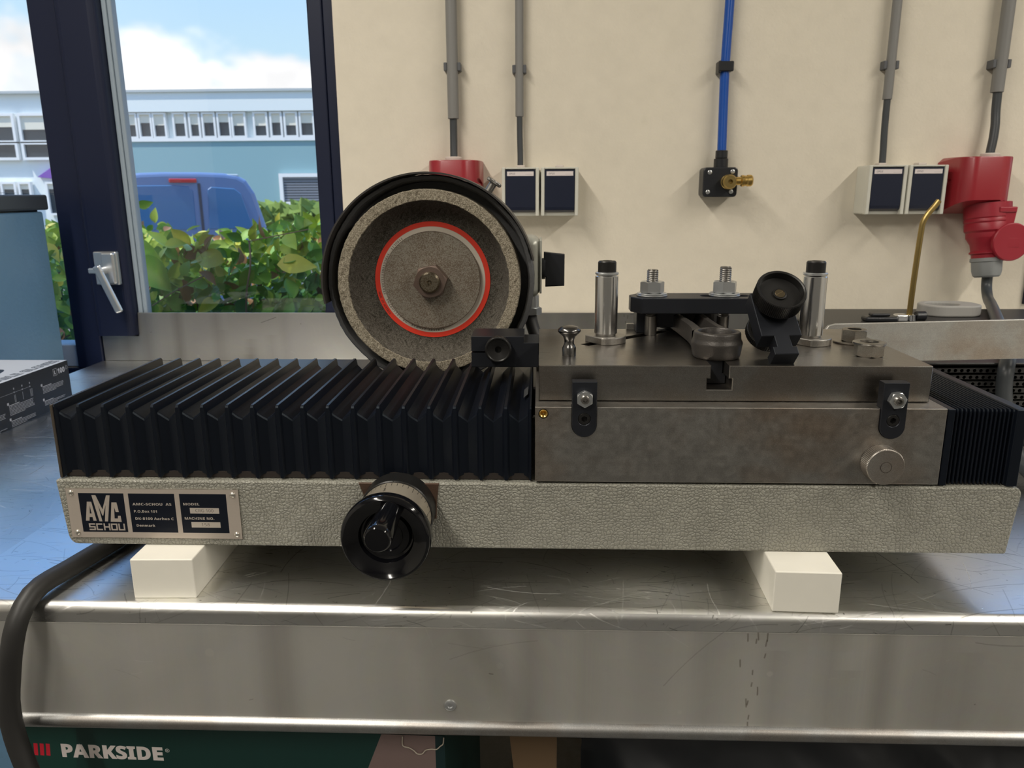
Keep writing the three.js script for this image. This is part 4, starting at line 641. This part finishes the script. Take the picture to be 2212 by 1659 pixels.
{
  const x0 = -0.918, x1 = -0.795, y0 = BT, y1 = 0.9716, z0 = -0.619, z1 = -0.376, t = thing('glove_box', 'black and white box of disposable gloves on the bench by the cabinet', 'box', [-0.8565, BT, -0.4975]);
  const side = canvasTex(1460, 430, (c, w, h) => {
    const k = w / 243; c.fillStyle = '#0d131c'; c.fillRect(0, 0, w, h); c.fillStyle = '#c7cbd6'; c.strokeStyle = '#c7cbd6'; c.lineWidth = 3;
    // far end of the side is at the right
    c.strokeRect(202 * k, 7 * k, 9.5 * k, 11 * k); c.font = `bold ${9 * k}px sans-serif`; c.fillText('L', 204 * k, 16 * k); c.font = `bold ${12 * k}px sans-serif`; c.fillText('100', 213 * k, 17 * k); c.beginPath(); c.arc(238 * k, 11 * k, 2.6 * k, -1.6, 1.6); c.moveTo(236.4 * k, 7 * k); c.lineTo(236.4 * k, 15 * k); c.stroke();
    c.globalAlpha = 0.7; c.fillRect(20 * k, 20 * k, 122 * k, 0.5 * k); for (const [x, n] of [[104, 2], [123, 1], [141, 3]]) { c.beginPath(); c.arc(x * k, 20 * k, 1.2 * k, 0, 7); c.fill(); for (let i = 0; i < n; i++) c.fillRect((x - 1 + i * 2.2) * k, 24 * k, 0.9 * k, 12 * k); c.fillRect((x - 1) * k, 13 * k, 2.4 * k, 3 * k); }
    c.globalAlpha = 0.85; for (const [x, y, n, l] of [[38, 44, 6, 40], [88, 37, 8, 58], [170, 28, 6, 56], [170, 52, 4, 56], [88, 61, 5, 58], [38, 66, 3, 40], [2, 44, 6, 28]]) { c.fillRect((x - 3.2) * k, (y - 4.5) * k, 4 * k, 4 * k); c.fillRect(x * k, (y) * k, l * 0.42 * k, 1.2 * k); const r = rng(x * 7 + y); for (let i = 0; i < n - 1; i++) { let q = 0; const e = l * (i === n - 2 ? 0.6 : 0.94 + 0.06 * r()); while (q < e) { const ww = 0.8 + 2.6 * r(); c.fillRect((x + q) * k, (y + 2.3 + i * 2.1) * k, Math.min(ww, e - q) * k, 0.9 * k); q += ww + 0.6; } } }
  });
  const topC = canvasTex(1460, 760, (c, w, h) => {
    const k = w / 243; c.fillStyle = '#c3c8d2'; c.fillRect(0, 0, w, h); c.fillStyle = '#2b3038';
    c.save(); c.font = `bold ${19 * k}px sans-serif`; const s = 'DISPOSABLE GLOVES', m = c.measureText(s).width; c.translate(6 * k, 118 * k); c.scale((232 * k) / m, 1.15); c.lineWidth = 1.6 * k; c.strokeStyle = '#2b3038'; c.strokeText(s, 0, 0); c.restore();
    c.beginPath(); c.ellipse(118 * k, 62 * k, 52 * k, 20 * k, 0, 0, 7); c.fill();
    c.fillRect(170 * k, 26 * k, 40 * k, 2 * k);
  });
  const dark = S({ color: lin(0.008, 0.01, 0.014), roughness: 0.4 }), g = new THREE.BoxGeometry(x1 - x0, y1 - y0, z1 - z0); g.translate((x0 + x1) / 2, (y0 + y1) / 2, (z0 + z1) / 2);
  { const uv = g.attributes.uv; for (let i = 8; i < 12; i++) { const p = g.attributes.position; uv.setXY(i, (z1 - p.getZ(i)) / (z1 - z0), (x0 - p.getX(i)) / (x0 - x1) < 0.5 ? 1 : 0); } }
  part(t, 'carton', g, [S({ map: side, roughness: 0.42 }), dark, S({ map: topC, roughness: 0.4 }), dark, dark, dark], null, true);
  const gv = solo('glove', (() => { const g2 = new THREE.SphereGeometry(1, 28, 20), p = g2.attributes.position, n = fbm(5, 5, 3, 8); for (let i = 0; i < p.count; i++) { const k = 0.7 + 0.6 * n(p.getX(i) * 0.4 + 0.5, p.getZ(i) * 0.4 + p.getY(i) * 0.3 + 0.5); p.setXYZ(i, p.getX(i) * 0.018 * k, Math.max(-0.004, p.getY(i) * 0.012 * k), p.getZ(i) * 0.04 * k); } g2.computeVertexNormals(); g2.translate(-0.862, 0.9762, -0.5); return g2; })(), M.black, 'black rubber glove poking out of the glove box', 'glove', [-0.862, 0.9716, -0.5]);
}

// ---------------------------------------------------------------- front left cable, things under the bench
solo('power_cable', pipe([[-0.30, 0.9095, -0.52], [-0.36, 0.9095, -0.42], [-0.39, 0.9095, -0.25], [-0.412, 0.9095, -0.09], [-0.427, 0.9098, -0.01], [-0.4335, 0.9095, 0.036], [-0.4365, 0.896, 0.055], [-0.4415, 0.872, 0.062], [-0.448, 0.845, 0.062], [-0.4535, 0.815, 0.062], [-0.453, 0.785, 0.062], [-0.447, 0.755, 0.063], [-0.438, 0.72, 0.064], [-0.43, 0.66, 0.066], [-0.43, 0.3, 0.07], [-0.43, 0.05, 0.09], [-0.40, 0.0088, 0.16], [-0.2, 0.0088, 0.3]], 0.0086, 160, 18), M.cable, 'thick black rubber cable hanging over the bench edge at the left', 'cable', [-0.43, 0, 0.06]);
{
  const t = thing('cardboard_box', 'dark green printed cardboard box under the bench, with a torn flap', 'box', [-0.3, 0.245, -0.15]);
  const fc = canvasTex(2048, 1024, (c, w, h) => {
    const k = w / 420; c.fillStyle = '#0c3530'; c.fillRect(0, 0, w, h); c.fillStyle = '#0f4038'; c.beginPath(); c.moveTo(0, 0); c.lineTo(62 * k, 0); c.lineTo(35 * k, h); c.lineTo(0, h); c.fill();
    c.fillStyle = '#7d6a66'; c.beginPath(); c.moveTo(360 * k, 0); c.lineTo(411 * k, 0); c.lineTo(411 * k, h); c.lineTo(280 * k, h); c.fill(); c.fillStyle = '#0c2a2c'; c.fillRect(411 * k, 0, 9 * k, h);
    c.fillStyle = '#d11f35'; for (let i = 0; i < 3; i++) { c.beginPath(); const x = (14.5 + i * 6.2) * k; c.moveTo(x + 1 * k, 24.0 * k); c.lineTo(x + 5.1 * k, 24.3 * k); c.lineTo(x + 3.9 * k, 38 * k); c.lineTo(x - 0.2 * k, 37.7 * k); c.fill(); }
    c.fillStyle = '#e6dcd8'; c.save(); c.translate(41.5 * k, 38.3 * k); c.font = `bold ${19.5 * k}px sans-serif`; c.lineWidth = 1.1 * k; c.strokeStyle = '#e6dcd8'; c.scale((104 * k) / c.measureText('PARKSIDE').width, 1); c.fillText('PARKSIDE', 0, 0); c.strokeText('PARKSIDE', 0, 0); c.restore();
    c.lineWidth = 0.5 * k; c.strokeStyle = '#e6dcd8'; c.beginPath(); c.arc(149.5 * k, 27 * k, 1.9 * k, 0, 7); c.stroke(); c.font = `bold ${2.8 * k}px sans-serif`; c.fillText('R', 148.5 * k, 28 * k);
    c.fillStyle = '#3a3b3d'; c.beginPath(); c.arc(337 * k, 69 * k, 22 * k, 0, 7); c.fill(); c.fillStyle = '#56575a'; c.beginPath(); c.arc(334 * k, 66 * k, 12 * k, 0, 7); c.fill();
  });
  const g = new THREE.BoxGeometry(0.42, 0.5, 0.3); { const uv = g.attributes.uv; for (let i = 16; i < 20; i++) uv.setY(i, uv.getY(i) > 0.5 ? 1 : 1 - 0.5 / 0.21); }
  fc.wrapS = fc.wrapT = THREE.ClampToEdgeWrapping; g.rotateY(-0.022); g.translate(-0.2945, 0.2455 + 0.25, -0.153);
  part(t, 'carton', g, [M.boxGreen, M.boxGreen, M.boxGreen, M.boxGreen, S({ map: fc, roughness: 0.5 }), M.boxGreen], null, true);
  const fl = box(-0.21, 0.21, -0.0015, 0.0015, 0, 0.16, 0.001); fl.rotateX(-0.06); fl.rotateY(-0.022); fl.translate(-0.2945, 0.7495, -0.1485);
  part(t, 'flap', merge(fl), M.boxGreen);
  const tear = pipe([[-0.1275, 0.7452, 0.0022], [-0.1272, 0.7345, 0.0022], [-0.1215, 0.7325, 0.0022], [-0.117, 0.7295, 0.0023], [-0.114, 0.7263, 0.0024], [-0.1095, 0.7265, 0.0025], [-0.106, 0.7305, 0.0025], [-0.1005, 0.732, 0.0026], [-0.0955, 0.732, 0.0027], [-0.092, 0.7355, 0.0028], [-0.0895, 0.7378, 0.0029], [-0.0885, 0.745, 0.003]], 0.0006, 60, 6);
  part(t, 'torn_edge', tear, S({ color: lin(0.5, 0.44, 0.36), roughness: 0.9 }), 'torn paper edge');
}
{
  const g = ext([[-0.068, 0.772], [0.0185, 0.772], [0.0195, 0.2465], [-0.02, 0.2465], [0.04, 0.5], [-0.0295, 0.718]], -0.042, -0.038, 0.0008);
  solo('cardboard_sheet', g, M.card, 'brown cardboard sheet standing beside the green box under the bench', 'cardboard', [0.0, 0.246, -0.04]);
}
{ // crumpled dark sheeting piled under the bench
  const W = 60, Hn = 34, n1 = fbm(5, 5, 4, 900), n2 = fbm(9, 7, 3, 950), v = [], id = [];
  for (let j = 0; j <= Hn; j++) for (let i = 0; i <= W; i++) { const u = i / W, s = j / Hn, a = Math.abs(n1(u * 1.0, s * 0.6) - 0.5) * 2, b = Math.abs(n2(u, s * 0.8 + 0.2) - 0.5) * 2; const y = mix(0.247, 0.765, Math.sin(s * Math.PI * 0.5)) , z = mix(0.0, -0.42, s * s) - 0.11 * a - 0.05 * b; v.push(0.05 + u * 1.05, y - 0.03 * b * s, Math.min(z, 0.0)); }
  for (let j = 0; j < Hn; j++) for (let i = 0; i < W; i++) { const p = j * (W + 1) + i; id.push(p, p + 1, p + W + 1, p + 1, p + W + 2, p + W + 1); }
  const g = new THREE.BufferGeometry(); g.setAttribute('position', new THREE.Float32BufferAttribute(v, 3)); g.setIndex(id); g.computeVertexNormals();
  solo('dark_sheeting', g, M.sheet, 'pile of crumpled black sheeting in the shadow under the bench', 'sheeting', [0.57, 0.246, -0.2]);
}

// ---------------------------------------------------------------- outdoors
struct('ground', box(-60, 40, -0.4, -0.25, -60, ZB - TH - 0.001), S({ color: lin(0.24, 0.245, 0.22), roughness: 0.95, map: T.conc }));
// hedge close to the window
{
  const t = thing('hedge', 'dense green hedge with yellowish leaves just outside the window', 'hedge', [-1.2, -0.25, -1.65]);
  const leaf = (s, fold, curl) => { const v = [], id = [], N = 6; for (let i = 0; i <= N; i++) { const u = i / N, w = 0.29 * Math.sin(Math.PI * Math.pow(u, 0.8)) * (i === N ? 0 : 1), z = -curl * u * u; for (const q of [-1, 0, 1]) v.push(q * w * s, u * s, (Math.abs(q) * fold * w + z) * s + (i % 2 ? 0.012 * s * q : 0)); } for (let i = 0; i < N; i++) for (let k = 0; k < 2; k++) { const p = i * 3 + k; id.push(p, p + 1, p + 3, p + 1, p + 4, p + 3); } const g = new THREE.BufferGeometry(); g.setAttribute('position', new THREE.Float32BufferAttribute(v, 3)); g.setIndex(id); g.computeVertexNormals(); g.setAttribute('uv', new THREE.Float32BufferAttribute(new Float32Array(v.length / 3 * 2), 2)); return g; };
  const G = [leaf(1, 0.5, 0.12), leaf(1, 0.25, 0.35), leaf(1, 0.8, -0.1)];
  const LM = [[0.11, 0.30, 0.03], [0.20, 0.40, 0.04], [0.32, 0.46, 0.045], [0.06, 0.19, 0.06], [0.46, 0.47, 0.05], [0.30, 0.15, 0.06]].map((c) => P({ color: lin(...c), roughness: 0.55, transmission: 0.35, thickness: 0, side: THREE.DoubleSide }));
  const r = rng(2024), q = new THREE.Quaternion(), e = new THREE.Euler(), o = ORG.get(t);
  const topY = (x) => 1.118 + 0.025 * Math.sin(x * 7.1) + 0.02 * Math.sin(x * 17.3 + 1);
  const place = (m, x, y, z, s) => { e.set((r() - 0.5) * 2.2 - 0.3, (r() - 0.5) * 2.4, (r() - 0.5) * 4.5); m.position.set(x - o[0], y - o[1], z - o[2]); m.rotation.copy(e); m.scale.setScalar(s); };
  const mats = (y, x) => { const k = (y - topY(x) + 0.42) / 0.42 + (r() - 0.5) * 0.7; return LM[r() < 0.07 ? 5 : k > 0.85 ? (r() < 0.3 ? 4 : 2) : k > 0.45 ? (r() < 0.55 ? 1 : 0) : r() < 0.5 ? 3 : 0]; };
  for (let i = 0; i < 300; i++) {
    const x = i < 262 ? mix(-1.38, -0.62, r()) : mix(-1.85, -1.4, r()), y = topY(x) - 0.3 * Math.pow(r(), 1.15) + (r() < 0.08 ? 0.03 * r() : 0), z = mix(-1.42, -1.62, r()) - 0.25 * clamp((y - 1.1) / 0.08);
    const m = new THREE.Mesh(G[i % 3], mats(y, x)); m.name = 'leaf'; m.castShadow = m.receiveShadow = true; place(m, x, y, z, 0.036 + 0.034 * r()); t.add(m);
  }
  // shoot that stands up above the top, and a few big leaves near the glass
  const lf = (x, y, z, s, rx, ry, rz, k, g = 0) => { const m = new THREE.Mesh(G[g], LM[k]); m.name = 'leaf'; m.castShadow = m.receiveShadow = true; m.position.set(x - o[0], y - o[1], z - o[2]); m.rotation.set(rx, ry, rz); m.scale.setScalar(s); t.add(m); };
  lf(-1.105, 1.245, -1.5, 0.065, 0, 0.2, 0.9, 1); lf(-1.10, 1.214, -1.5, 0.045, 0.3, 0, -1.4, 1); lf(-1.115, 1.205, -1.5, 0.03, 0.3, 0, 1.0, 1);
  lf(-1.10, 1.125, -1.38, 0.12, -0.4, 0.2, -2.0, 1, 1); lf(-1.05, 1.085, -1.37, 0.13, -0.3, 0.2, -2.35, 1, 2); lf(-0.83, 1.07, -1.40, 0.10, -0.5, 0, 1.35, 4, 1); lf(-0.70, 1.06, -1.42, 0.10, -0.5, 0, -1.5, 4, 1);
  part(t, 'twig', merge(pipe([[-1.15, 0.9, -1.55], [-1.13, 1.1, -1.52], [-1.112, 1.17, -1.5], [-1.102, 1.22, -1.5], [-1.106, 1.252, -1.5]], 0.0022, 24, 6), pipe([[-0.83, 0.85, -1.5], [-0.80, 0.98, -1.45], [-0.775, 1.06, -1.43], [-0.78, 1.12, -1.45]], 0.0025, 24, 6), pipe([[-0.78, 1.12, -1.44], [-0.70, 1.135, -1.45], [-0.62, 1.15, -1.46]], 0.0016, 20, 6), pipe([[-1.05, 0.95, -1.42], [-0.98, 0.99, -1.41], [-0.90, 1.03, -1.42]], 0.0018, 20, 6)), S({ color: lin(0.16, 0.12, 0.09), roughness: 0.8 }));
  const n = 15000, inst = new THREE.InstancedMesh(G[0], P({ color: 0xffffff, roughness: 0.55, transmission: 0.3, thickness: 0, side: THREE.DoubleSide }), n), d = new THREE.Object3D(), col = new THREE.Color();
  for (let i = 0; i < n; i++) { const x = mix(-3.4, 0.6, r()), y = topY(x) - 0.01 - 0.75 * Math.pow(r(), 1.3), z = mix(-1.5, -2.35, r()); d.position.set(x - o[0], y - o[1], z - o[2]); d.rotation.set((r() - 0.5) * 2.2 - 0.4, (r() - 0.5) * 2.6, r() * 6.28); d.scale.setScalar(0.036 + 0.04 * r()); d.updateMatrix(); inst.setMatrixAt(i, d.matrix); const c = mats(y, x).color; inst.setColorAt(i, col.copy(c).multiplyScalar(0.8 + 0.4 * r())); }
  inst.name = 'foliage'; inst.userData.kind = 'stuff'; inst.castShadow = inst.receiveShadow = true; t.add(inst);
  part(t, 'inner_branches', (() => { const gs = []; for (let i = 0; i < 60; i++) { const x = mix(-3.3, 0.5, r()), z = mix(-1.7, -2.2, r()); gs.push(pipe([[x, -0.25, z], [x + (r() - 0.5) * 0.1, 0.4, z + (r() - 0.5) * 0.1], [x + (r() - 0.5) * 0.25, 1.0, z + (r() - 0.5) * 0.2]], 0.009, 8, 5)); } return merge(gs); })(), S({ color: lin(0.07, 0.05, 0.04), roughness: 0.9 }));
}
// parked van seen from behind
{
  const cx = -4.16, t = thing('van', 'blue van parked behind the hedge, seen from the back', 'van', [cx, -0.25, -8.5]); t.rotation.y = rad(24);
  const half = [[0.93, -0.02], [0.95, 0.45], [0.9, 0.85], [0.86, 1.0], [0.79, 1.27], [0.70, 1.42], [0.60, 1.475], [0.45, 1.497], [0.2, 1.507]], sh = [...half.map(([x, y]) => [cx + x, y]), ...half.slice().reverse().map(([x, y]) => [cx - x, y])];
  const paint = P({ color: lin(0.13, 0.21, 0.40), roughness: 0.3, clearcoat: 0.6, clearcoatRoughness: 0.1 }), win = P({ color: lin(0.06, 0.17, 0.36), roughness: 0.12, clearcoat: 1, clearcoatRoughness: 0.05 });
  part(t, 'body', ext(sh, -12.6, -8.5, 0.05, [], 3), paint);
  const W = (pts) => ext(pts, -8.52, -8.49, 0.008);
  part(t, 'rear_window', W([[cx - 0.72, 0.85], [cx + 0.10, 0.85], [cx + 0.10, 1.29], [cx + 0.06, 1.345], [cx - 0.1, 1.36], [cx - 0.55, 1.355], [cx - 0.64, 1.30]]), win); part(t, 'rear_window', W([[cx + 0.24, 0.85], [cx + 0.74, 0.85], [cx + 0.63, 1.26], [cx + 0.56, 1.32], [cx + 0.3, 1.34], [cx + 0.26, 1.31]]), win);
  part(t, 'door_seam', box(cx + 0.155, cx + 0.185, 0.2, 1.38, -8.52, -8.488, 0.004), S({ color: lin(0.02, 0.03, 0.06), roughness: 0.5 }));
  part(t, 'brake_light', box(cx - 0.15, cx + 0.15, 1.388, 1.432, -8.51, -8.47, 0.01), P({ color: lin(0.5, 0.02, 0.03), roughness: 0.25 }));
  part(t, 'roof_edge', box(cx + 0.22, cx + 0.62, 1.44, 1.488, -9.3, -8.52, 0.015), S({ color: lin(0.42, 0.5, 0.55), roughness: 0.4 }));
  for (const s of [-1, 1]) for (const z of [-9.2, -11.8]) part(t, 'tyre', aim(rod(0.32, -0.1, 0.1, 0.03, 32), [1, 0, 0], [cx + s * 0.8, 0.07, z]), M.black);
}
// building across the road
{
  const Z = -30, t = thing('office_building', 'low pale building with a window band across the road', 'building', [-16, -0.25, Z - 3]);
  const white = S({ color: lin(0.80, 0.86, 0.85), roughness: 0.8 }), teal = S({ color: lin(0.25, 0.42, 0.46), roughness: 0.8 }), frame = S({ color: lin(0.86, 0.87, 0.86), roughness: 0.6 }), pane = P({ color: lin(0.03, 0.045, 0.06), roughness: 0.08 }), blind = S({ color: lin(0.82, 0.78, 0.66), roughness: 0.85 }), trim = S({ color: lin(0.5, 0.54, 0.54), roughness: 0.7 });
  part(t, 'lower_wall', box(-17.6, 2, -0.25, 3.28, Z - 5, Z, 0), teal, 'blue grey lower wall');
  part(t, 'fascia', box(-17.6, 2, 4.36, 5.06, Z - 5, Z + 0.12, 0), white, 'white upper wall'); part(t, 'roof_edge', box(-34, 2.1, 5.06, 5.15, Z - 5.1, Z + 0.2, 0), trim);
  part(t, 'band_wall', box(-17.6, 2, 3.28, 4.36, Z - 5, Z - 0.12), white);
  part(t, 'band_sill', box(-17.6, 2, 3.28, 3.4, Z - 0.12, Z + 0.06), frame);
  part(t, 'left_wall', box(-34, -17.6, -0.25, 5.06, Z - 5, Z, 0), white, 'white wall of the left part');
  const pxx = (px) => (px - 270) * ((15.95 - 8.8) / 398) - 16.0;
  const window_ = (x0, x1, y0, y1, bl, f = 0.07, z = Z) => { const w = part(t, 'window', ext([[x0 - f, y0 - f], [x1 + f, y0 - f], [x1 + f, y1 + f], [x0 - f, y1 + f]], z - 0.1, z + 0.06, 0, [[[x0, y0], [x0, y1], [x1, y1], [x1, y0]]]), frame); part(w, 'pane', box(x0, x1, y0, y1, z - 0.05, z - 0.03), pane); if (bl) part(w, 'blind', box(x0, x1, y1 - bl, y1, z - 0.025, z - 0.01), blind); return w; };
  const rr = rng(6);
  for (const [a, b] of [[275, 294], [304, 326], [335, 357], [379, 401], [413.6, 431], [442, 464], [475, 497], [506, 529.6], [553, 576.6], [589, 608], [619, 641], [652, 677], [688, 710], [722, 744], [756, 778], [800, 822], [834, 856]]) window_(pxx(a), pxx(b), 3.47, 4.27, 0.3 + 0.14 * rr());
  const gw = window_(pxx(606), pxx(710), 1.0, 1.92, 0, 0.14, Z + 0.13); for (let i = 0; i < 9; i++) part(gw, 'slat', box(pxx(606), pxx(710), 1.04 + i * 0.1, 1.1 + i * 0.1, Z + 0.102, Z + 0.12), S({ color: lin(0.22, 0.24, 0.28), roughness: 0.6 }));
  for (const [a, b] of [[-24, -22.6], [-22.35, -20.35], [-20.0, -18.85]]) { window_(a, b, 3.35, 4.25, a > -21 ? 0.5 : 0.4, 0.1, Z + 0.13); window_(a, b, 2.72, 3.2, 0, 0.1, Z + 0.13); }
  for (const [a, b] of [[-22.6, -21.35], [-21.1, -20.65], [-20.4, -20.05], [-19.3, -18.7]]) window_(a, b, 0.6, 1.72, 0.2, 0.08, Z + 0.13);
  solo('shop_sign', ext([[-19.65, 1.98], [-19.05, 2.34], [-18.4, 2.34], [-18.9, 1.90]], Z + 0.0005, Z + 0.18, 0.01), P({ color: lin(0.22, 0.09, 0.45), roughness: 0.4 }), 'purple pointed sign on the white building, left of the window post', 'sign', [-19.2, 2.1, Z]);
}
// bush under the far window
solo('far_bush', (() => { const gs = [], r = rng(55); for (let i = 0; i < 420; i++) { const g = new THREE.TetrahedronGeometry(0.22 + 0.25 * r(), 0); g.rotateX(r() * 6); g.rotateY(r() * 6); g.translate(mix(-11, -5, r()), -0.1 + 0.95 * Math.sqrt(r()), mix(-26, -24.6, r())); gs.push(g); } return merge(gs); })(), S({ color: lin(0.17, 0.25, 0.05), roughness: 0.9 }), 'green bush in front of the far building below its grey window', 'bush', [-8, -0.25, -25.3]);

renderer.render(scene, camera);
